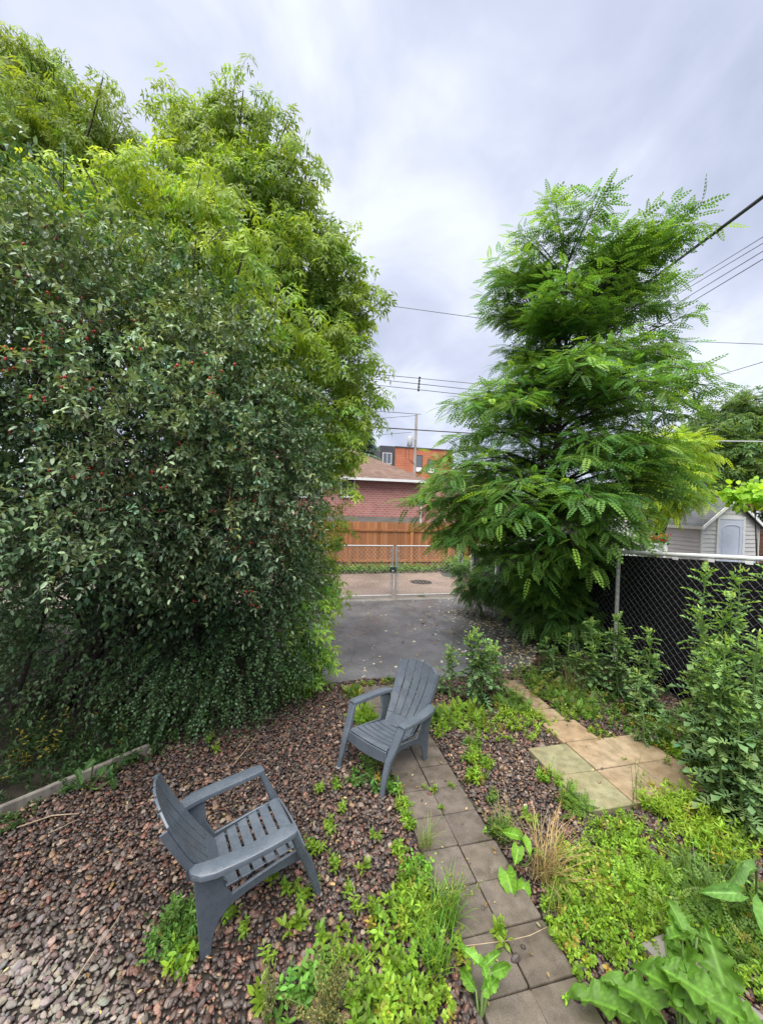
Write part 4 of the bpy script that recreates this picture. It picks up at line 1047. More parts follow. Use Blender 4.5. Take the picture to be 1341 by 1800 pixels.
# ------------------------------------------------------------------ honeysuckle with red berries
def honeysuckle():
    base = G(250, 1225); root = plant('honeysuckle_shrub', base, 'huge grey green honeysuckle shrub dotted with red berries, dark underneath', 'shrub')
    up = [(10,420,70,3.8),(60,480,150,3.5),(60,650,160,3.3),(200,560,130,3.5),(200,640,140,3.4),(330,590,110,4.0),(150,760,160,3.3),(290,740,150,3.4),(390,770,130,3.7),(440,690,110,4.3),(500,820,85,4.5),(450,880,95,4.1),(525,780,65,5.2),(540,850,42,5.2),(505,905,55,4.8),
          (80,880,150,3.5),(230,900,150,3.6),(360,920,120,3.9),(460,970,95,4.4),(-60,560,150,3.3),(-60,760,150,3.2),(-50,950,150,3.5),(330,490,50,4.5),(230,470,55,4.2),(190,370,25,4.2),(345,420,22,4.5),(420,600,70,4.6),(505,965,55,5.0)]
    lo = [(40,1040,140,4.8),(180,1060,130,5.0),(320,1060,120,5.1),(430,1050,105,5.1),(480,1060,70,5.3),(60,1160,100,5.0),(190,1170,90,5.4),(-60,1100,140,4.8),(495,1000,55,5.5),(280,1130,80,5.2)]
    up = [(u-(22 if u > 380 else 0), v, r*.94, y) for u, v, r, y in up]; lu = px_lobes(up, 4, .9, 1.1); ll_ = px_lobes(lo, 4, .9, 1.2)
    b = MB()
    for k in range(60):                                      # many arching stems from the base
        c = (lu+ll_)[k % len(lu+ll_)][0]; st = base+np.array([rng.uniform(-1.5, .9), rng.uniform(-.4, 1.0), -base[2]-.03])
        mid = st*.55+c*.45+np.array([0, .3, .5]); b.tube([st, st*.6+mid*.4+rng.normal(0, .06, 3)+[0, .1, .2], mid, mid*.45+c*.55+[0, 0, .12], c], [.035, .03, .022, .014, .006], 6)
    under(b.build('stems', M_bark, None, 60), root)
    lv = Leaves(); wd = Leaves()
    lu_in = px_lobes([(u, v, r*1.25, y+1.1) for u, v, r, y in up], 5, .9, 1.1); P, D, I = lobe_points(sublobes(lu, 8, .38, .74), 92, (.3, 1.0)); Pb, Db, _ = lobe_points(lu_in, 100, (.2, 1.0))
    D1 = unit(D*1.0+np.array([0, -.15, .25])+rng.normal(0, .45, D.shape)); n = len(P)
    L = rng.uniform(.14, .42, n); lt = np.clip(1+rng.normal(0, .34, I.max()+1), .45, 1.8)[I][:, None]*np.array([.090, .145, .070])*np.stack([1+.12*np.sin(I*1.7), np.ones(n), 1-.18*np.sin(I*1.7)], 1)
    foliate(lv, wd, P, D1, L, 12, T_OVAL, (.032, .066), lt, droop=.35, spread=.95, grav=.12, nj=.42, tip=(.155, .215, .130), young=.5, opposite=True, wr=.0035)
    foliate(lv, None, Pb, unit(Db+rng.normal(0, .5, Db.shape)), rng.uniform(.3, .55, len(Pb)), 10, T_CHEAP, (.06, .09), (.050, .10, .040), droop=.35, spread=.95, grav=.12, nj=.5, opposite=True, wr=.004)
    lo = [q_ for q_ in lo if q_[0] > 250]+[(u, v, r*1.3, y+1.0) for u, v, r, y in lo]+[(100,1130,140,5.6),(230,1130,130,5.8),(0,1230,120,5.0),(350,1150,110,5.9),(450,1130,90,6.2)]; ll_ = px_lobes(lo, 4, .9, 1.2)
    # long arching shoots standing clear of the mass
    ns_ = 210; pick = rng.choice(len(P), ns_*3); pick = pick[(D[pick, 1] < .25) & (P[pick, 2] > 1.2)][:ns_]
    Ds = unit(D[pick]*.7+np.array([.12, -.25, .75])+rng.normal(0, .35, (len(pick), 3)))
    foliate(lv, wd, P[pick], Ds, rng.uniform(.55, 1.0, len(pick)), 24, T_OVAL, (.035, .068), (.10, .155, .075), droop=.55, spread=.9, grav=.1, nj=.35, tip=(.17, .235, .135), young=.6, opposite=True, wr=.005)
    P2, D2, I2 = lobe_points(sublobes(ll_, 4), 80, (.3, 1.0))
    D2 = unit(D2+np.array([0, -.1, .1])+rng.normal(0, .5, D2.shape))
    foliate(lv, wd, P2, D2, rng.uniform(.25, .5, len(P2)), 11, T_CHEAP, (.045, .07), (.055, .10, .040), droop=.4, spread=.9, grav=.2, nj=.45, opposite=True, wr=.0035)  # lower leaves coloured darker, painting in shade under the overhang
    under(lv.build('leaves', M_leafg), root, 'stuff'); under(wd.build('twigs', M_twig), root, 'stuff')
    # berries sit in pairs close to the shoots on the sunny side
    ok = np.where((D[:, 1] < .1) & (P[:, 2] > 1.4))[0]; seedp = P[rng.choice(ok, 46, replace=False)]; dd = np.min(np.linalg.norm(P[ok][:, None]-seedp[None], axis=2), axis=1); ok = ok[np.argsort(dd+rng.exponential(.10, len(ok)))[:230]]
    t = rng.uniform(.4, .95, len(ok)); q = P[ok]+D1[ok]*(L[ok]*t)[:, None]; q[:, 2] -= .35*L[ok]*t**2; q[:, 2] += .008
    q = np.concatenate([q+rng.normal(0, .012, q.shape) for _ in range(2)]); 
    ico = bpy.data.meshes.new('t'); import bmesh; bm = bmesh.new(); bmesh.ops.create_icosphere(bm, subdivisions=1, radius=1); 
    tv = [tuple(v.co) for v in bm.verts]; tf = [tuple(v.index for v in f.verts) for f in bm.faces]; bm.free(); bpy.data.meshes.remove(ico)
    lb = Leaves(); lb.stamp((tv, tf), q, rand_unit(len(q)), rand_unit(len(q)), rng.uniform(.009, .0145, len(q)), (.5, .02, .02))
    o = under(lb.build('berries', M_berry), root, 'stuff'); o['label'] = 'red berries'; o.data.polygons.foreach_set('use_smooth', np.ones(len(o.data.polygons), bool))
honeysuckle()
def snowberry():
    base = G(400, 1265); root = plant('trailing_shrub', base, 'low dark shrub with strings of tiny round leaves hanging over the pebbles', 'shrub')
    lst = [(345,1130,70,4.75),(420,1130,70,4.9),(480,1095,60,5.1),(400,1195,65,4.85),(330,1210,60,4.6),(470,1170,55,5.1),(505,1130,45,5.3),(275,1180,55,4.6),(440,1235,42,4.95),(370,1255,38,4.75),(300,1262,35,4.55)]
    lobes = px_lobes(lst, 5, .9, 1.1); b = limbs(base+np.array([0, .3, -base[2]]), lobes, base+np.array([0, .35, .7]), .025, 5, .6); under(b.build('stems', M_twig, None, 60), root)
    P, D, I = lobe_points(lobes, 210, (.5, 1.0)); lv = Leaves(); wd = Leaves()
    D = unit(D+np.array([0, -.3, -.15])+rng.normal(0, .3, D.shape))
    foliate(lv, wd, P, D, rng.uniform(.2, .42, len(P)), 15, T_ROUND, (.022, .036), (.036, .078, .027), droop=.8, spread=.95, grav=.1, nj=.4, tip=(.065, .125, .042), young=.3, wr=.0025)
    under(lv.build('leaves', M_leafg), root, 'stuff'); under(wd.build('twigs', M_twig), root, 'stuff')
snowberry()
def sapling(px, hpx, label, lst, Y, col, tip, dens=120, size=(.14, .22)):
    base = G(*px); root = plant('ash_sapling', base, label, 'sapling', 'saplings at the driveway edge')
    lobes = px_lobes(lst, Y, 1.0, 1.0, .15); top = lobes[0][0]
    b = limbs(base-[0, 0, .03], lobes, top, .014, 5, .8); under(b.build('stem', M_stem, None, 60), root)
    P, D, I = lobe_points(lobes, dens, (.3, 1.0)); lv = Leaves(); wd = Leaves(); D = unit(D+[0, 0, .2]+rng.normal(0, .3, D.shape))
    foliate(lv, wd, P, D, rng.uniform(.12, .3, len(P)), 6, T_ASH, size, col, droop=.35, spread=.8, grav=.5, nj=.4, tip=tip, young=.6, wr=.003)
    under(lv.build('leaves', M_leaf), root, 'stuff'); under(wd.build('twigs', M_twig), root, 'stuff')
sapling((530, 1215), 0, 'bright green ash sapling at the pebble edge below the shrub', [(535,1080,22),(545,1150,24),(520,1180,26),(535,1205,20),(505,1150,20),(560,1040,16),(550,1100,18)], 5.55, (.10, .20, .03), (.26, .38, .05))
sapling((575, 1062), 0, 'yellowish sapling leaning over the driveway beside the gate leaf', [(585,1035,18,8.2),(560,1020,22,8.0),(545,990,25,7.6),(570,960,22,8.2),(590,900,14,7.5),(600,855,16,7.0),(592,925,13,7.4),(606,785,18,7.2),(580,880,14,7.0),(618,740,14,7.4)], 8.0, (.11, .19, .03), (.28, .36, .05), 90)

# ------------------------------------------------------------------ feathery locust on the right
def locust():
    Yt = 7.5; base = G(985, 1132); base = np.array([3.35, 7.55, 0]); root = plant('locust_tree', base, 'tall dark green locust tree with feathery tiered branches by the black fence', 'tree')
    sc = Yt/FPX; zpx = lambda v: AT(990, v, Yt)[2]
    ys = [368,392,412,480,560,610,640,665,690,760,850,900,950,990,1020,1045]
    le = [40,90,108,128,140,142,125,145,250,252,270,255,165,80,50,30]
    ri = [40,170,215,172,158,196,230,220,192,184,184,160,110,65,45,25]
    zz = np.array([zpx(v) for v in ys])[::-1]; le = np.array(le)[::-1]*sc; ri = np.array(ri)[::-1]*sc
    b = MB(); tz = zz[-1]-.35
    tr = [np.array([base[0]+.06*math.sin(z*1.3)+.10*z/8, base[1]+.08*math.sin(z), z]) for z in np.linspace(-.05, tz, 12)]
    b.tube(tr, list(np.linspace(.105, .012, 12)), 8)
    # a second leader
    tr2 = [np.array([base[0]-.05-.25*min(1, (z-1.2)/2.5), base[1]-.1, z]) for z in np.linspace(1.2, tz*.75, 8)]; b.tube(tr2, list(np.linspace(.06, .012, 8)), 6)
    lv = Leaves(); wd = Leaves(); nb = 265
    TP = []; TD = []; TL = []; BR = []
    tiers = np.array([0.55,0.95,1.45,1.75,2.0,2.3,2.55,2.85,3.1,3.65,4.15,4.6,5.1,5.6,6.05,6.45,6.85,7.2,7.55,7.85])
    for i in range(nb):
        zt = tiers[i % len(tiers)]*(zz[-1]/8.55)+rng.normal(0, .42); az = i*2.39996+rng.normal(0, .25)
        # keep more of them on the side towards the driveway
        ca, sa = math.cos(az), math.sin(az)
        zt = np.clip(zt, zz[0]+.05, zz[-1]-.05)
        rl, rr = np.interp(zt, zz, le), np.interp(zt, zz, ri); Rad = rl*(1-ca)/2+rr*(1+ca)/2
        if abs(ca) < .5: Rad *= .92
        Lb = Rad*(rng.uniform(.72, 1.0) if i % 3 else rng.uniform(.35, .75))
        upn = .45 if zt > 6 else (.22 if zt > 3 else .08)
        z0 = max(.25, zt-upn*Lb-.15); k = np.clip((z0)/tz, 0, .98)*11; ii = int(k); f = k-ii; st = tr[ii]*(1-f)+tr[ii+1]*f
        en = np.array([st[0]+ca*Lb, st[1]+sa*Lb, zt]); 
        if en[0]-0.25 > 5.66*LX[0] and False: pass
        pts = []; drp = .16*Lb if zt < 6 else .05*Lb
        for t in np.linspace(0, 1, 6): p = st*(1-t)+en*t; p = p+[0, 0, 1.4*drp*t*(1-t)*1.5-drp*t**3]; pts.append(p)
        r0 = .012+.010*Lb; b.tube(pts, [r0*(1-.8*t) for t in np.linspace(0, 1, 6)], 5)
        pts = np.array(pts); ns = max(4, int(Lb/.15))
        for j in range(ns):
            t = .18+.82*(j+.5)/ns; q = t*5; a = min(int(q), 4); f = q-a; p = pts[a]*(1-f)+pts[a+1]*f; bd = unit(pts[a+1]-pts[a]); sdv = unit(np.cross(bd, UP))
            for sg in ((1, -1) if j < ns-1 else (1, -1, 0)):
                d = bd*(.55 if sg else 1)+sdv*sg*rng.uniform(.6, 1.1)+rng.normal(0, .2, 3)+UP*rng.uniform(-.2, .42)
                TP.append(p); TD.append(d); TL.append((.20+.34*(1-abs(t-.6))*rng.uniform(.6, 1.1))*(.75 if Lb < 1.2 else 1))
    TP = np.array(TP); TD = np.array(TD); TL = np.array(TL)
    foliate(lv, wd, TP, TD, TL, 5, T_LOCUST, (.18, .31), (.055, .125, .026), droop=.14, spread=.9, grav=.08, nj=.38, tip=(.18, .31, .035), young=.40, wr=.0035, t0=.05)
    under(b.build('trunk', M_bark, None, 60), root)
    under(lv.build('crown', M_leaf), root, 'stuff'); under(wd.build('twigs', M_twig), root, 'stuff')
    return len(TP)
nl_ = locust()
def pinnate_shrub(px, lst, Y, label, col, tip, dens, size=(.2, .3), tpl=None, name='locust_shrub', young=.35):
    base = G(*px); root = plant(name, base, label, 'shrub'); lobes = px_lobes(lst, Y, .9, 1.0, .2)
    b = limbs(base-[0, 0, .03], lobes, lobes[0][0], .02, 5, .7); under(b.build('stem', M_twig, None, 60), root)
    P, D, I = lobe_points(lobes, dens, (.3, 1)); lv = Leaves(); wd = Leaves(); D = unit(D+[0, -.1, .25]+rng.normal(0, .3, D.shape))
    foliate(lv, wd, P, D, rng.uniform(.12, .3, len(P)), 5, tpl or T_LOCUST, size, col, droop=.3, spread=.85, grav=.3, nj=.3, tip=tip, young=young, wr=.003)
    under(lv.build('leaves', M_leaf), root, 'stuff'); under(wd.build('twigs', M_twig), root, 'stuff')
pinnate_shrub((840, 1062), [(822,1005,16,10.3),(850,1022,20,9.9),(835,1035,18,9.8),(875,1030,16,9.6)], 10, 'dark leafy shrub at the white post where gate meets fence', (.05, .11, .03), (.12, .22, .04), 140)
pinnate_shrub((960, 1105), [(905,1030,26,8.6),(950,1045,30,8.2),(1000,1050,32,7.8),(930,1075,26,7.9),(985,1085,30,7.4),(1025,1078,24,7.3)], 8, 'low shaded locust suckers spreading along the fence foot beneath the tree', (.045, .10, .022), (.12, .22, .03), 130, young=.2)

# ------------------------------------------------------------------ spruce and far trees
def spruce():
    Y = 36.0; top = AT(643, 728, Y); base = np.array([top[0], Y, 0]); root = plant('blue_spruce', base, 'blue grey spruce rising behind the brown roof', 'tree'); H_ = top[2]
    b = MB(); b.tube([base, top], [.22, .02], 8); under(b.build('trunk', M_bark, None, 60), root)
    P = []; D = []; L = []
    for z in np.arange(H_-.3, H_*.25, -.32):
        r = (H_-z)*.30+.15; n = int(7+r*5)
        for a in rng.uniform(0, 6.28, n): P.append((base[0], Y, z)); D.append((math.cos(a), math.sin(a), rng.uniform(-.05, .25))); L.append(r*rng.uniform(.75, 1.1))
    P = np.array(P); D = np.array(D); L = np.array(L); lv = Leaves(); wd = Leaves()
    foliate(lv, wd, P, D, L, 14, T_NARROW, (.35, .55), (.075, .115, .105), droop=.18, spread=.8, grav=.25, nj=.35, tip=(.13, .18, .17), young=.4, wr=.03, t0=.1)
    under(lv.build('crown', M_leaf), root, 'stuff'); under(wd.build('branches', M_twig), root, 'stuff')
spruce()
def far_tree(base, lst, Y, dens, label, col, tip, size, tpl, name='shade_tree', young=.35, nl=7, tw=(.4, .8)):
    root = plant(name, base, label, 'tree', 'trees beyond the fence'); lobes = px_lobes(lst, Y, .9, 1.1, .8)
    under(limbs(base, lobes, lobes[0][0], .14).build('trunk', M_bark, None, 60), root)
    P, D, I = lobe_points(lobes, dens*.8, (.35, 1)); lv = Leaves(); wd = Leaves(); D = unit(D+[0, 0, .25]+rng.normal(0, .3, D.shape))
    foliate(lv, wd, P, D, rng.uniform(tw[0], tw[1], len(P)), nl, tpl, size, col, droop=.35, spread=.8, grav=.45, nj=.45, tip=tip, young=young, wr=.008)
    under(lv.build('crown', M_leaf), root, 'stuff'); under(wd.build('twigs', M_twig), root, 'stuff')
far_tree(np.array([18.5, 21, 0]), [(1275,760,50),(1240,800,50),(1330,745,50),(1300,810,60),(1355,800,60),(1260,850,50),(1330,860,50),(1400,760,70),(1210,830,45),(1270,725,22),(1335,705,25),(1215,780,25)], 21, 22, 'dark leafy tree filling the background beyond the shed', (.05, .095, .026), (.10, .16, .04), (.35, .5), T_ASH)
far_tree(np.array([9.2, 13.5, 0]), [(1195,800,34),(1215,785,20),(1175,840,36),(1150,800,40),(1205,845,25),(1170,860,28),(1140,870,35)], 13, 60, 'yellow green sumac-like tree between the feathery tree and shed roof', (.14, .22, .02), (.26, .34, .03), (.26, .4), T_LOCUST, 'sumac_tree', .5, 6, (.3, .6))
far_tree(np.array([-2.5, 30, 0]), [(560,760,40),(600,770,28),(540,820,40),(520,720,40)], 30, 20, 'dull green tree showing in gaps beside the spruce', (.06, .11, .03), (.10, .16, .04), (.4, .6), T_ASH)
def vine():
    P0 = AT(1325, 870, 12.5); base = np.array([P0[0]+.6, 12.9, 0]); root = plant('broad_leaved_vine', base, 'broad leaved bright green vine on top of the pergola', 'vine')
    b = MB(); b.tube([base, base+[0, .05, 1.5], P0], [.03, .025, .012], 6); under(b.build('stem', M_twig, None, 60), root)
    lobes = px_lobes([(1310,862,22),(1335,872,25),(1280,870,18),(1360,865,30),(1300,885,12)], 12.4, .8, 1.2, .3); P, D, I = lobe_points(lobes, 60, (.3, 1)); lv = Leaves(); n = len(P)
    lv.stamp(T_ROUND, np.repeat(P, 3, 0)+rng.normal(0, .08, (3*n, 3)), rand_unit(3*n)+[0, -.3, -.5], rng.normal(0, .4, (3*n, 3))+[0, -.5, .9], rng.uniform(.15, .26, 3*n), jitcol((.17, .30, .03), 3*n))
    under(lv.build('leaves', M_leaf), root, 'stuff')
vine()

# ------------------------------------------------------------------ tall sow thistles along the fence
def thistle(px, topy, label, i, col=(.112, .185, .078), lean=(0, 0)):
    base = G(*px); d = base[1]; u = px[0]+lean[0]
    top = AT(u, topy, d+lean[1]); H_ = top[2]; root = plant('sow_thistle', base, label, 'weed', 'tall thistles along the fence')
    ns = 3 if H_ > 1.0 else 2; lv = Leaves(); lf = Leaves()
    for s in range(ns):
        off = rng.normal(0, .05, 3)*[1, 1, 0]; tp = base*1.0+(top-base)*(1 if s == 0 else rng.uniform(.6, .92))+rng.normal(0, .14, 3)*[1, 1, 0]*(s > 0)
        pts = [base+off, base*.6+tp*.4+off+rng.normal(0, .02, 3), base*.25+tp*.75+rng.normal(0, .02, 3), tp]
        b = MB(); b.tube(pts, [.013, .011, .008, .004], 6); under(b.build('stem', M_stem, None, 60), root)
        n = int(20+22*H_); t = np.linspace(.06, .99, n); pa = np.array(pts); q = t*3; a = np.minimum(q.astype(int), 2); f = (q-a)[:, None]; P = pa[a]*(1-f)+pa[a+1]*f
        az = np.arange(n)*2.4+rng.normal(0, .3, n); el = .05+.55*t+rng.normal(0, .38, n)
        X = np.stack([np.cos(az)*np.cos(el), np.sin(az)*np.cos(el), np.sin(el)], 1)
        sz = (.20-.08*t)*rng.uniform(.5, 1.35, n)*(1.0 if H_ > 1 else .75)
        c = jitcol(col, n, .15, .08); c = c*(1-(t**3)[:, None])+np.array((.13, .24, .06))*(t**3)[:, None]
        lv.stamp(T_LOBED, P, X, rng.normal(0, .25, (n, 3))+UP, np.stack([sz*1.15, sz*.62, sz], 1), c)
        m_ = 10; lf.stamp(T_NARROW, tp+rng.normal(0, .025, (m_, 3)), rng.normal(0, .4, (m_, 3))+UP, rand_unit(m_), rng.uniform(.04, .07, m_), jitcol((.20, .28, .08), m_))
    under(lv.build('leaves', M_leaf, smooth=True), root, 'stuff'); under(lf.build('buds', M_leaf), root, 'stuff')
TH = [((1240,1385),1000,'tallest thistle against the fence wire in front of the shed door'),((1300,1400),1005,'tall thistle with pale upright tip second from the picture edge'),((1352,1380),1000,'tall thistle cut by the picture edge below the fence rail'),
 ((1225,1335),1075,'thistle with drooping blue green leaves at the end of the open wire'),((1275,1440),1130,'bushy thistle standing in front of the taller ones by the tan slabs'),((1330,1450),1120,'leafy thistle rising beside the black cinders'),
 ((1140,1265),1110,'thistle in front of the open black wire section'),((1085,1225),1085,'thistle beneath the white fence post'),((1040,1215),1090,'silvery thistle left of the white fence post'),((1000,1205),1120,'low thistle at the edge of shade under the locust'),((960,1190),1125,'small thistle where driveway litter meets the weeds'),
 ((1120,1300),1180,'short thistle between the tan slabs and the fence'),((1300,1465),1230,'short wide thistle beside the black cinders')]
for i, (px, ty, lb) in enumerate(TH): thistle(px, ty, lb, i)
thistle((838,1240), 1112, 'lone thistle bunch at the driveway corner behind the facing chair', 20, (.07, .13, .055))
thistle((792,1225), 1140, 'feathery pale weed bunch just behind the facing chair back', 21, (.09, .15, .07))
thistle((870,1225), 1140, 'leafy weed stalk at the driveway corner by the narrow tan slabs', 22, (.07, .14, .04))

# ------------------------------------------------------------------ ground cover and weeds
def scatter(center, rad, n, ecc=1.0):
    a = rng.uniform(0, 6.28, n); r = rad*np.sqrt(rng.random(n)); P = np.stack([center[0]+r*np.cos(a)*ecc, center[1]+r*np.sin(a), np.zeros(n)], 1); return P
gc = Leaves(); gw = Leaves()
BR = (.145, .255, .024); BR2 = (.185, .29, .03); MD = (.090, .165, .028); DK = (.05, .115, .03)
def weeds(px, rad, n, h, kind='a', col=BR, tip=None):
    n = int(n*(.68 if rad > .12 else 1)); c = G(*px); rad *= 1.12; P = scatter(c, rad, n)
    yl, yd = P@LX, P@DX; on = np.zeros(n, bool)
    for l0, l1, d0, d1 in NOPEB: on |= (yl > l0+.02) & (yl < l1-.02) & (yd > d0+.02) & (yd < d1-.02)
    P = P[~on | (rng.random(n) < .04)]; n = len(P)
    if n == 0: return
    d = np.linalg.norm(P[:, :2]-c[:2], axis=1)/rad
    L = h*rng.uniform(.55, 1.15, n)*(1.1-.5*d); D = rng.normal(0, .28, (n, 3))+UP+np.concatenate([(P[:, :2]-c[:2])/rad*.35, np.zeros((n, 1))], 1)
    tip = tip or tuple(min(.6, x*1.5) for x in col); col = np.asarray(col)[None]*np.clip(1+rng.normal(0, .28, (n, 1)), .45, 1.7); yl_ = rng.random((n, 1)) < .06; col = np.where(yl_, np.array([[.30, .25, .05]]), col)
    L = L*np.where(rng.random(n) < .12, 1.7, 1.0)
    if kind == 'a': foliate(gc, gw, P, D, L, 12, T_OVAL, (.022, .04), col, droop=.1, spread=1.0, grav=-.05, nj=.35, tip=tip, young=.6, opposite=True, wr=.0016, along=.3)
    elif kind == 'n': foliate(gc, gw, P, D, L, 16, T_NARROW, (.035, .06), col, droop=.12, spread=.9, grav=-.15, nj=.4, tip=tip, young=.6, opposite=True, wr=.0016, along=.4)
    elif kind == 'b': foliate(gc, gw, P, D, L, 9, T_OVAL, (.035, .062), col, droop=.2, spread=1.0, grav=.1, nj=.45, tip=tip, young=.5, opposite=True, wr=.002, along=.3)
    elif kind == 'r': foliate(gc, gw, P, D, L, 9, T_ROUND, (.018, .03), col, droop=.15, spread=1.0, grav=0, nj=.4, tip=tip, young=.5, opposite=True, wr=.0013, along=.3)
    elif kind == 'p': foliate(gc, gw, P, D, L, 7, T_SMALLPIN, (.06, .10), col, droop=.15, spread=1.0, grav=.1, nj=.35, tip=tip, young=.5, opposite=True, wr=.0016, along=.35)
PATCH = [((1130,1360),.16,50,.16,'n',BR),((1215,1440),.16,60,.22,'n',BR2),((1290,1500),.15,50,.22,'a',BR),((1180,1500),.14,40,.14,'a',BR),((1160,1620),.14,50,.16,'n',BR),((1010,1500),.12,30,.12,'r',BR),((990,1560),.1,30,.12,'a',BR2),((960,1640),.08,26,.1,'r',BR),((1200,1530),.14,46,.14,'b',MD),
 ((1330,1480),.2,60,.2,'b',MD),((1100,1455),.12,40,.12,'a',BR),((900,1240),.2,60,.16,'p',MD),((985,1265),.18,60,.15,'a',BR),((1080,1330),.1,24,.1,'a',BR),((1030,1225),.25,80,.22,'b',MD),((1130,1270),.3,90,.2,'b',MD),((1210,1310),.25,90,.24,'n',MD),((1280,1340),.3,100,.3,'b',MD),((940,1190),.25,60,.22,'b',MD),
 ((790,1500),.03,6,.08,'n',BR),((865,1560),.03,8,.07,'a',BR),((845,1470),.04,10,.07,'r',BR),((820,1420),.03,8,.06,'a',BR),((700,1500),.05,14,.1,'a',BR),((735,1620),.1,40,.14,'n',BR2),((795,1600),.06,24,.1,'r',BR),((815,1690),.05,20,.1,'r',BR),((1000,1720),.06,26,.09,'r',BR),((1015,1770),.07,30,.1,'a',BR),((870,1272),.42,150,.13,'a',BR),((815,1262),.25,70,.12,'p',BR),((930,1275),.32,120,.13,'a',BR2),((945,1255),.25,70,.12,'r',BR),((765,1285),.16,50,.14,'a',BR),((770,1262),.12,30,.12,'p',MD),
 ((838,1345),.11,50,.18,'a',BR),((836,1372),.06,20,.12,'n',BR),((645,1212),.16,45,.10,'a',BR),((690,1204),.14,35,.10,'n',MD),((620,1222),.10,20,.08,'p',MD),((735,1208),.12,26,.12,'n',MD),
 ((965,1372),.09,34,.13,'a',BR),((1012,1418),.10,26,.14,'p',MD),((1145,1408),.20,120,.20,'n',BR2),((1185,1400),.14,50,.18,'n',BR),((1085,1500),.24,130,.14,'a',BR),((1040,1545),.22,120,.13,'a',BR2),((1110,1530),.20,100,.14,'n',BR),
 ((1000,1600),.17,90,.13,'a',BR),((1060,1590),.22,130,.12,'r',BR2),((1120,1580),.20,100,.14,'p',BR),((1170,1560),.18,80,.14,'a',MD),((1035,1650),.17,110,.12,'r',BR),((1000,1680),.10,40,.10,'r',BR2),((1080,1640),.17,90,.12,'a',BR),
 ((1235,1475),.17,90,.20,'n',BR2),((1260,1510),.12,50,.16,'n',BR),((1290,1560),.16,60,.2,'b',MD),((1220,1600),.20,80,.14,'p',MD),((1290,1640),.20,90,.15,'p',MD),((1310,1715),.16,70,.14,'a',BR),((1250,1660),.16,60,.12,'n',MD),((1335,1660),.15,50,.16,'a',BR),
 ((730,1535),.09,60,.10,'r',(.12,.27,.03)),((700,1610),.15,34,.12,'b',BR),((745,1600),.13,34,.12,'a',BR),((690,1650),.13,30,.11,'b',BR),((770,1640),.14,30,.12,'r',BR2),((730,1680),.12,26,.12,'a',BR),
 ((690,1720),.12,20,.10,'b',BR),((730,1760),.11,40,.10,'r',BR),((650,1775),.10,24,.10,'b',BR),((705,1790),.10,26,.10,'b',BR2),((770,1770),.08,24,.10,'r',BR2),((630,1740),.06,10,.09,'b',BR),((545,1735),.09,14,.15,'b',(.12,.25,.04)),((515,1760),.09,12,.15,'b',(.11,.24,.04)),
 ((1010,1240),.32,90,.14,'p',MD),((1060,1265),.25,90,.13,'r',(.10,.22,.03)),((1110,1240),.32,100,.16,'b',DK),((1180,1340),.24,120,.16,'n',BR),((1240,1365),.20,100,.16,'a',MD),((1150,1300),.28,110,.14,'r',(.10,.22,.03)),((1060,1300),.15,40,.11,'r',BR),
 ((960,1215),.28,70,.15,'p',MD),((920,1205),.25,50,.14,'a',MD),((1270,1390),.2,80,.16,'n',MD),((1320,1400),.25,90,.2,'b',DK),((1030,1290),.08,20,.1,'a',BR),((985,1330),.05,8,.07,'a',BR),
 ((645,1375),.16,34,.13,'b',(.07,.16,.03)),((660,1345),.13,30,.12,'a',MD),((700,1385),.08,20,.14,'b',(.10,.22,.03)),((640,1265),.11,40,.13,'p',BR),((655,1240),.10,34,.12,'a',MD),((745,1335),.05,12,.22,'n',(.12,.19,.07)),
 ((310,1650),.12,80,.14,'r',(.085,.18,.035)),((320,1640),.08,36,.16,'n',(.10,.2,.04)),((318,1690),.05,12,.12,'b',BR),
 ((150,1370),.22,44,.16,'b',(.05,.12,.035)),((190,1340),.18,36,.14,'b',(.06,.13,.035)),((60,1350),.45,150,.32,'b',(.026,.058,.018)),((160,1310),.4,110,.3,'b',(.026,.058,.018)),((-20,1330),.5,130,.4,'b',(.026,.058,.018)),((110,1270),.5,120,.4,'b',(.024,.052,.017)),((255,1322),.18,40,.22,'b',(.03,.065,.02)),((215,1340),.14,30,.2,'b',(.035,.075,.022)),((230,1270),.4,90,.35,'b',(.03,.07,.025)),((250,1300),.2,40,.2,'b',(.04,.10,.03)),((330,1285),.2,40,.16,'b',(.05,.11,.03)),((20,1440),.15,40,.1,'r',(.05,.10,.025)),  # undergrowth greens below the shrub darkened, shade put into the leaf colour
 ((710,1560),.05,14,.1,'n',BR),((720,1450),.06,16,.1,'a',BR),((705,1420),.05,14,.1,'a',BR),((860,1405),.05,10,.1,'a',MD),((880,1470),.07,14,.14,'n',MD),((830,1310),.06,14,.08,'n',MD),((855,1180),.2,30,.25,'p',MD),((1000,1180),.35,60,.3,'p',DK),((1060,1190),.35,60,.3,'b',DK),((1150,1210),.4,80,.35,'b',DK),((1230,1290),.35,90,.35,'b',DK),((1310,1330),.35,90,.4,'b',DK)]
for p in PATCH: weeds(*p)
o = gc.build('ground_cover', M_weed, None, 'stuff'); tag(o, 'bright green low weeds spreading over pebbles around slabs and fence', 'ground cover')
w_ = gw.build('weed_stems', M_stem, o, 'stuff')
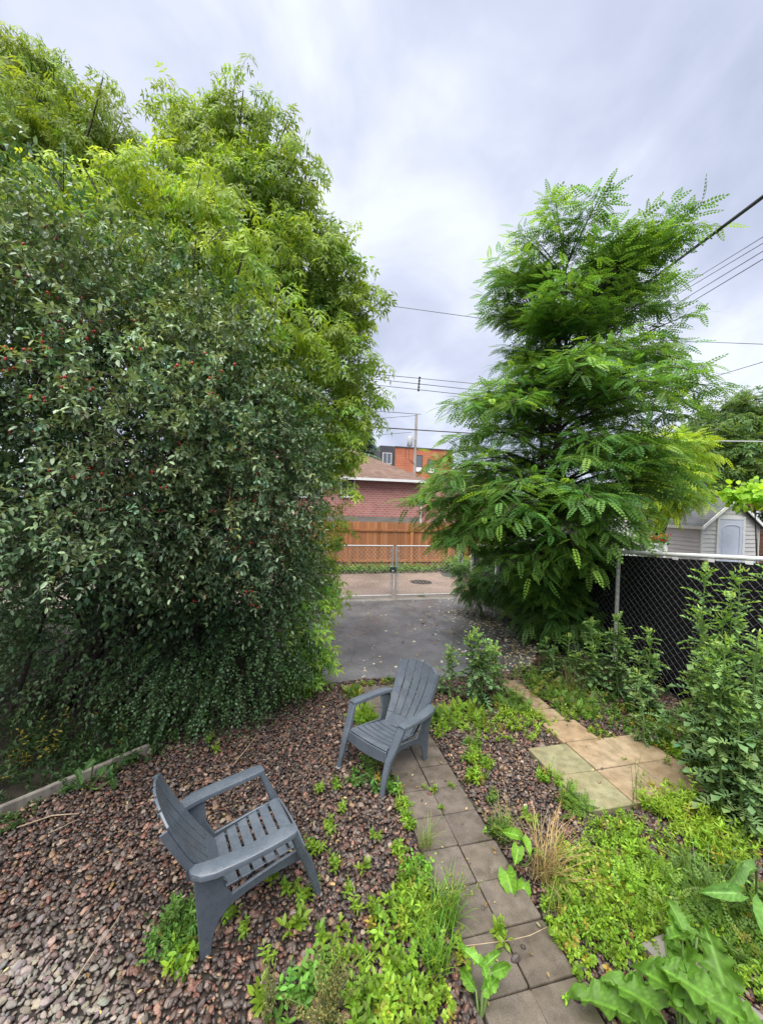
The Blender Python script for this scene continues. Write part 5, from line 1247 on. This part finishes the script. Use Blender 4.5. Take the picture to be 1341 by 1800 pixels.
# weeds under the cedar fence and by the gates
lw = Leaves()
n = 420; ln_ = np.stack([rng.uniform(0, 8.6, n), 15.75+rng.uniform(-.28, .3, n)], 1); P = ln_[:, :1]*LX+ln_[:, 1:]*DX
foliate(lw, None, P, rng.normal(0, .3, (n, 3))+UP, rng.uniform(.12, .42, n), 9, T_OVAL, (.08, .15), (.10, .20, .03), droop=.2, spread=1, grav=.1, tip=(.2, .32, .06), young=.4, opposite=True, along=.3)
n = 130; c = YG(748, 985); ln_ = np.stack([rng.normal(c[0]+.4, .45, n), 15.75+rng.normal(0, .22, n)], 1); P = ln_[:, :1]*LX+ln_[:, 1:]*DX
foliate(lw, None, P, rng.normal(0, .3, (n, 3))+UP, rng.uniform(.4, .9, n), 10, T_OVAL, (.10, .18), (.09, .18, .03), droop=.2, spread=1, grav=.1, tip=(.2, .34, .05), young=.5, opposite=True, along=.3)
tag(lw.build('lane_weeds', M_weed, None, 'stuff'), 'leafy weeds growing along the foot of the cedar fence', 'weeds')
BLADE = ([(0,.5,0),(0,-.5,0),(.4,.42,.02),(.4,-.42,.02),(.75,.28,-.07),(.75,-.28,-.07),(1,0,-.26)], [(0,1,3,2),(2,3,5,4),(4,5,6)])
def tuft(px, rad, n, h, col, label, name='grass_tuft', mat=None, w=.006, lean=(0, 0), group=None):
    c = G(*px); P = scatter(c, rad, n); X = UP+rng.normal(0, .38, (n, 3))+np.array([lean[0], lean[1], 0]); X[:, 2] = np.abs(X[:, 2])+.15
    L = h*rng.uniform(.5, 1.1, n); lv = Leaves(); Z = -unit(X)*0+np.cross(np.cross(X, UP), X)
    lv.stamp(BLADE, P, X, Z+1e-3, np.stack([L, np.full(n, w), L], 1), jitcol(col, n, .2, .12)); o = lv.build(name, mat or M_weed)
    o.location = c; o.data.transform(Matrix.Translation(-Vector(c))); tag(o, label, 'grass', group); return o
tuft((955,1545), .10, 150, .52, (.36, .27, .12), 'tan dry grass clump leaning beside the grey slab path', 'dry_grass', M_dry, .006, (.12, -.1))
tuft((885,1470), .07, 60, .30, (.15, .22, .06), 'green grass tuft at the path edge above the dry clump', lean=(-.1, 0))
tuft((745,1490), .05, 44, .26, (.17, .24, .07), 'thin grass tuft growing across the path left edge', lean=(.25, 0))
tuft((780,1620), .10, 110, .28, (.12, .24, .03), 'lush grass tuft beside the lower slabs of the path', w=.008)
tuft((765,1700), .08, 80, .26, (.12, .25, .03), 'grass tuft nearest the bottom left of the slab path', w=.008)
tuft((970,1600), .06, 40, .24, (.20, .24, .08), 'half dry grass tuft below the tan grass clump')
tuft((1240,1580), .12, 90, .3, (.10, .18, .05), 'wiry grass tuft between ground cover and the concrete strip', w=.005)
tuft((820,1048), .18, 130, .38, (.24, .30, .07), 'yellow green grass clump at the foot of the white post', w=.012)
tuft((740,1048), .12, 40, .16, (.12, .2, .04), 'short grass under the gate leaf bottom rail', w=.010)
tuft((905,1085), .3, 160, .28, (.20, .25, .05), 'yellowish grass strip along the driveway and fence foot', w=.010)
tuft((1005,1220), .12, 60, .5, (.12, .12, .05), 'brownish seed stalks of grass among thistles', w=.008)
tuft((955,1135), .15, 60, .42, (.15, .15, .06), 'dry seed grass at the litter strewn driveway edge', w=.010)
tuft((1255,1250), .08, 24, .5, (.10, .055, .03), 'dead brown leaves hanging among the thistles by fence', 'dead_weed', M_dry, .035)
# seedlings between the stones, each one a little plant
SP = [(660,1475),(560,1500),(585,1528),(600,1640),(575,1665),(640,1700),(535,1590),(515,1645),(430,1640),(470,1690),(545,1500),(480,1555),(510,1570),(625,1600),(610,1570),(640,1535),(590,1385),(560,1395),(370,1305),(378,1320),(580,1460),(600,1430),(555,1560),(530,1625),(660,1610),(745,1388),(775,1425),(763,1395),(793,1385),(725,1590),(880,1640),(885,1660),(930,1445),(1030,1650),(405,1620),(450,1760),(620,1690),(590,1700)]
protos = {}
for i, (u, v) in enumerate(SP):
    c = G(u, v); kind = i % 4
    if kind not in protos:
        lv = Leaves(); n = (5, 4, 7, 3)[kind]; P = scatter((0, 0), .03, n)
        foliate(lv, None, P, rng.normal(0, .35, (n, 3))+UP, rng.uniform(.05, .10, n), (8, 9, 7, 8)[kind], (T_OVAL, T_NARROW, T_OVAL, T_OVAL)[kind], ((.035, .055), (.035, .05), (.025, .04), (.05, .07))[kind], BR, droop=.15, spread=1, grav=0, nj=.3, tip=BR2, young=.6, opposite=True, along=.3)
        o = lv.build('weed_sprout', M_weed); protos[kind] = o
    else: o = protos[kind].copy(); COL.objects.link(o)
    on_path = 700 < u < 900
    o.location = (c[0], c[1], .012); o.rotation_euler = (0, 0, rng.uniform(0, 6.28)); s = rng.uniform(.7, 1.25)*(.55 if on_path and v < 1440 else 1); o.scale = (s, s, s)
    reg = 'path' if on_path else next(k for k, f in (('chair', 380 < u < 570 and v < 1640), ('far', v < 1440), ('foot', u < 480), ('low', v > 1680), ('mid', v > 1560), ('up', True)) if f)
    lab = {'path': 'tiny green weed sprout in a joint of the grey slab path', 'chair': 'weed sprout in the pebbles under or beside the near chair', 'far': 'weed sprout in pebbles between the shrub and the facing chair',
           'foot': 'weed sprout in the pebbles nearest the long pale stick', 'low': 'weed sprout low in the frame beside the brown seed spikes', 'mid': 'weed sprout on pebbles between near chair and lush path edge weeds', 'up': 'weed sprout on pebbles between the two grey chairs'}[reg]
    tag(o, lab, 'weed', {'path': 'sprouts in the path joints'}.get(reg, 'sprouts among the pebbles, '+reg+' patch'))

# broad leaves: each one a piece of its own
def big_leaf_mesh(L, Wd, wave, col, heart=.25, seed=0):
    r = np.random.default_rng(seed+17); nu, nv = 23, 13; V = []; F = []; cols = []; c = np.asarray(col); ph = r.uniform(0, 6.28, 4)
    for i in range(nu):
        t = i/(nu-1); w = Wd*.5*max(0.02, (math.sin(math.pi*(.06+.94*t)**.72)))**.8
        for j in range(nv):
            s = -1+2*j/(nv-1); e = abs(s)
            k = 0 if s > 0 else 1
            edge = 1+wave*e*e*(.22*math.sin(i*1.15+ph[k])+.16*math.sin(i*2.3+ph[k+2]))
            z = .16*L*e**1.5-.34*L*t*t+wave*L*e*e*(.075*math.sin(i*.85+ph[k])+.05*math.sin(i*1.7+ph[2-k]))+.012*L*math.sin((t*9-e*2.2)*6.28)*(e > .1)*(1-t)
            V.append((t*L-heart*Wd*.6*e**2*(1-t)**3+.05*L*wave*math.sin(i*.5)*s, s*w*edge, z))
            vein = 1.75 if e < .08 else (1.35 if ((t*7-e*1.6) % 1) < .22 else 1.0)
            cols.append(c*vein*r.uniform(.9, 1.1))
    for i in range(nu-1):
        for j in range(nv-1): F.append((i*nv+j, (i+1)*nv+j, (i+1)*nv+j+1, i*nv+j+1))
    cols = np.array(cols)
    me = bpy.data.meshes.new('leaf'); me.from_pydata(V, [], F); me.update()
    a = me.color_attributes.new('col', 'FLOAT_COLOR', 'POINT'); a.data.foreach_set('color', np.concatenate([cols, np.ones((len(cols), 1))], 1).astype(np.float32).ravel())
    me.polygons.foreach_set('use_smooth', np.ones(len(F), bool)); me.materials.append(M_weed); return me
def broad_plant(name, px, label, leaves, col, cat='plant', stem=None):
    base = G(*px); root = plant(name, base, label, cat); b_ = np.asarray(base)
    for i, (tu, tv, ty, L, Wd, wave) in enumerate(leaves):
        tip = AT(tu, tv, ty)-b_
        me = big_leaf_mesh(L, Wd, wave, np.asarray(col)*rng.uniform(.85, 1.2), .3, i)
        o = bpy.data.objects.new('leaf', me); COL.objects.link(o); o.parent = root
        h = np.array([tip[0], tip[1], 0]); h = h/(np.linalg.norm(h)+1e-6)
        st = tip-h*L*.72+np.array([0, 0, .05]); st[2] = max(st[2], .04)
        X = tip+np.array([0, 0, .20*L])-st; X = X+rng.normal(0, .35*L, 3)*[1, 1, .6]; X = X/np.linalg.norm(X); Y = np.cross(UP+rng.normal(0, .4, 3)+np.array([0, -.35, 0]), X); Y /= np.linalg.norm(Y); Z = np.cross(X, Y)
        o.matrix_local = Matrix(((X[0], Y[0], Z[0], st[0]), (X[1], Y[1], Z[1], st[1]), (X[2], Y[2], Z[2], st[2]), (0, 0, 0, 1)))
        if L < .15 and stem:
            st = AT(*stem)-b_+rng.normal(0, .008, 3); o.rotation_euler = (rng.uniform(-.3, .3), -rng.uniform(.3, .7), i*2.2); o.location = st; continue
        b = MB(); mid = st*.5+np.array([0, 0, -.05]); b.tube([np.zeros(3), mid*.8, st, st+X*L*.1], [.009, .008, .006, .004], 6); b.build('leaf_stalk', M_stem, root, 60)
    if stem:
        tp = AT(*stem)-b_; b = MB(); b.tube([np.zeros(3), tp*.5+[.01, 0, 0], tp], [.009, .007, .004], 7); b.build('stem', M_stem, root, 60)
    return root
BD = [(1072,1740,2.12,.27,.19,.9),(1035,1795,2.0,.27,.18,.8),(1120,1700,2.15,.26,.16,1.0),(1175,1740,2.0,.24,.19,.8),(1128,1612,2.3,.26,.10,1.1),(1232,1632,2.25,.17,.15,1.0),(1215,1690,2.1,.24,.16,.9),(1262,1745,2.05,.22,.17,.9),
      (1190,1800,1.92,.26,.20,.7),(1318,1742,2.1,.26,.16,1.0),(1345,1800,1.98,.26,.18,.8),(1100,1800,1.95,.25,.18,.8),(1175,1612,2.2,.14,.09,.6),(1222,1612,2.22,.14,.08,.6),(1198,1585,2.22,.13,.07,.5),(1185,1640,2.0,.13,.08,.5)]
broad_plant('burdock_plant', (1200, 1830), 'large burdock with broad wavy bright green leaves in the near corner', BD, (.085, .185, .026), stem=(1198, 1640, 2.08))
broad_plant('dock_plant', (915, 1520), 'small broad leaved dock with heart shaped leaves at the path edge', [(872,1560,2.75,.17,.13,.2),(925,1605,2.62,.20,.10,.2),(890,1480,2.95,.15,.08,.2),(935,1500,2.85,.13,.08,.2),(905,1515,2.8,.12,.09,.2),(960,1520,2.85,.12,.07,.2)], (.135, .29, .03))
broad_plant('corner_dock', (1330, 1600), 'long oval leaves of a dock plant at the picture edge', [(1275,1545,2.5,.22,.09,.15),(1285,1610,2.35,.24,.09,.15),(1320,1560,2.5,.20,.08,.15),(1345,1640,2.3,.24,.09,.15)], (.10, .21, .05))
broad_plant('nettle_plant', (325, 1720), 'little seedling with round leaves below the near chair', [(300,1750,2.20,.085,.075,.1),(330,1745,2.2,.07,.065,.1),(345,1690,2.3,.08,.06,.2),(305,1775,2.15,.07,.06,.1),(320,1665,2.35,.08,.06,.2)], (.14, .30, .04))
broad_plant('ragweed_plant', (845, 1790), 'toothed bright green plant on the lowest path slabs', [(885,1700,2.15,.16,.06,.6),(870,1735,2.1,.15,.06,.6),(820,1715,2.2,.15,.06,.6),(840,1680,2.25,.14,.05,.6),(860,1790,2.05,.14,.06,.6),(800,1750,2.12,.13,.05,.6)], (.13, .28, .04), stem=(850, 1700, 2.15))
broad_plant('shade_seedling', (155, 1385), 'leafy seedling against the timber edging in deep shade', [(135,1385,3.3,.09,.055,.2),(190,1365,3.4,.10,.06,.2),(205,1385,3.35,.09,.055,.2),(172,1350,3.5,.10,.06,.2),(125,1372,3.4,.09,.055,.2)], (.045, .10, .028))
def spike_weed(px, h, n, label, col, spread, name, tiny=(.008, .016), ns=60):
    base = G(*px); root = plant(name, base, label, 'weed'); b = MB(); lv = Leaves()
    for k in range(n):
        tp = base+np.array([rng.normal(0, spread), rng.normal(0, spread), h*rng.uniform(.65, 1.1)]); st = base+rng.normal(0, .015, 3)*[1, 1, 0]; mid = st*.5+tp*.5+[0, 0, .02]; b.tube([st, mid, tp], [.003, .0025, .0015], 4)
        t = rng.uniform(.3, 1, ns)[:, None]; P = st*(1-t)+tp*t+rng.normal(0, .009, (ns, 3)); lv.stamp(T_OVAL, P, rand_unit(ns)+UP*.4, rand_unit(ns), rng.uniform(*tiny, ns), jitcol(col, ns, .25, .1))
    under(b.build('stems', M_stem, None, 60), root); under(lv.build('seeds', M_dry), root, 'stuff')
spike_weed((580,1800), .30, 26, 'brownish green seed spikes rising at the bottom of the pebbles', (.17, .17, .055), .085, 'pepperweed', (.010, .018), 80)
spike_weed((800,1590), .22, 14, 'yellowish feathery pepperweed sprawling over the slab path', (.24, .27, .07), .11, 'pepperweed', (.008, .015), 60)
spike_weed((470,1800), .26, 8, 'short seed spikes beside the bottom edge near the near chair', (.16, .16, .055), .05, 'pepperweed', (.010, .016), 60)
spike_weed((1110,1420), .5, 4, 'thin flowering stalk beside the corner olive slab', (.2, .24, .06), .03, 'flower_stalk', (.010, .016), 30)

# ------------------------------------------------------------------ litter and sticks
lp = Leaves(); n = 1000
Pl = np.stack([rng.uniform(.2, 5.3, n), rng.uniform(5.9, 10.8, n)], 1); cl = np.sin(Pl[:, 0]*2.3+1)*np.sin(Pl[:, 1]*1.7)+np.sin(Pl[:, 0]*5.1)*np.sin(Pl[:, 1]*4.3+2)*.6
ok = inside(DRIVE, Pl) & (cl > .05) & (rng.random(n) < .35+.25*(Pl[:, 0] > 3)); Pl = Pl[ok]
n2 = 1500; q = np.stack([5.15-np.abs(rng.normal(0, .65, n2)), rng.uniform(5.8, 9.6, n2)], 1); q[:, 0] -= np.clip(7.2-q[:, 1], 0, 2)*.45; q = q[inside(DRIVE, q)]; Pl = np.concatenate([Pl, q]); n = len(Pl)
P = Pl[:, :1]*LX+Pl[:, 1:]*DX; P[:, 2] = .006
pc = np.array([(.55,.53,.42),(.42,.36,.22),(.30,.20,.10),(.62,.60,.52),(.38,.34,.12)])[rng.choice(5, n, p=[.3,.25,.2,.15,.1])]
lp.stamp(T_ROUND, P, rng.normal(0, 1, (n, 3))*[1, 1, .1], rng.normal(0, .25, (n, 3))+UP, rng.uniform(.035, .075, n), pc*rng.uniform(.8, 1.25, (n, 1)))
# darker leaf litter under the locust and along the shrub
n3 = 1500; q = np.stack([rng.uniform(3.4, 5.5, n3), rng.uniform(4.2, 9.3, n3)], 1); q = q[~inside(DRIVE, q)]; P = q[:, :1]*LX+q[:, 1:]*DX; P[:, 2] = rng.uniform(.0, .03, len(q)); n = len(q)
lp.stamp(T_OVAL, P, rng.normal(0, 1, (n, 3))*[1, 1, .15], rng.normal(0, .4, (n, 3))+UP, rng.uniform(.03, .06, n), jitcol((.16, .10, .055), n, .35, .15))
tag(lp.build('fallen_petals', M_petal, None, 'stuff'), 'pale petals and small leaves strewn over the wet driveway', 'litter')
lq = Leaves(); n = 900; q = np.stack([rng.uniform(-2.6, 3.2, n), rng.uniform(1.8, 5.7, n)], 1); q = q[inside(BED, q)]; P = q[:, :1]*LX+q[:, 1:]*DX; P[:, 2] = .03; n = len(q)
lq.stamp(T_OVAL, P, rng.normal(0, 1, (n, 3))*[1, 1, .15], rng.normal(0, .4, (n, 3))+UP, rng.uniform(.012, .042, n), jitcol((.22, .16, .07), n, .4, .15)*np.where(rng.random((n, 1)) < .3, 1.7, .8))
tag(lq.build('leaf_litter', M_petal, None, 'stuff'), 'scattered dry leaves lying on the dark pebbles by the shrub', 'litter')
def stick(px0, px1, r, label, bend=.03):
    a, c = G(*px0, .04), G(*px1, .045); m_ = a*.5+c*.5+rng.normal(0, bend, 3)*[1, 1, .2]; b = MB(); b.tube([a, a*.6+m_*.4, m_, m_*.5+c*.5+rng.normal(0, .01, 3)*[1, 1, .3], c], [r, r, r*.9, r*.8, r*.5], 6)
    tag(b.build('fallen_stick', M_driftstick, None, 60), label, 'stick', 'sticks lying on the pebbles')
stick((122,1740), (218,1596), .0045, 'long straight pale stick on the dry pebbles near the corner', .006)
stick((410,1345), (455,1288), .005, 'thin stick lying on dark pebbles between the chair and shrub')
stick((30,1455), (140,1430), .006, 'bent twig by the timber edging end')
stick((440,1262), (490,1264), .006, 'short pale twig below the hanging strings of leaves')
stick((85,1465), (140,1440), .004, 'small twig below the timber edging')
stick((800,1665), (960,1630), .003, 'thin dry grass stalk lying across the lower path slabs', .04)
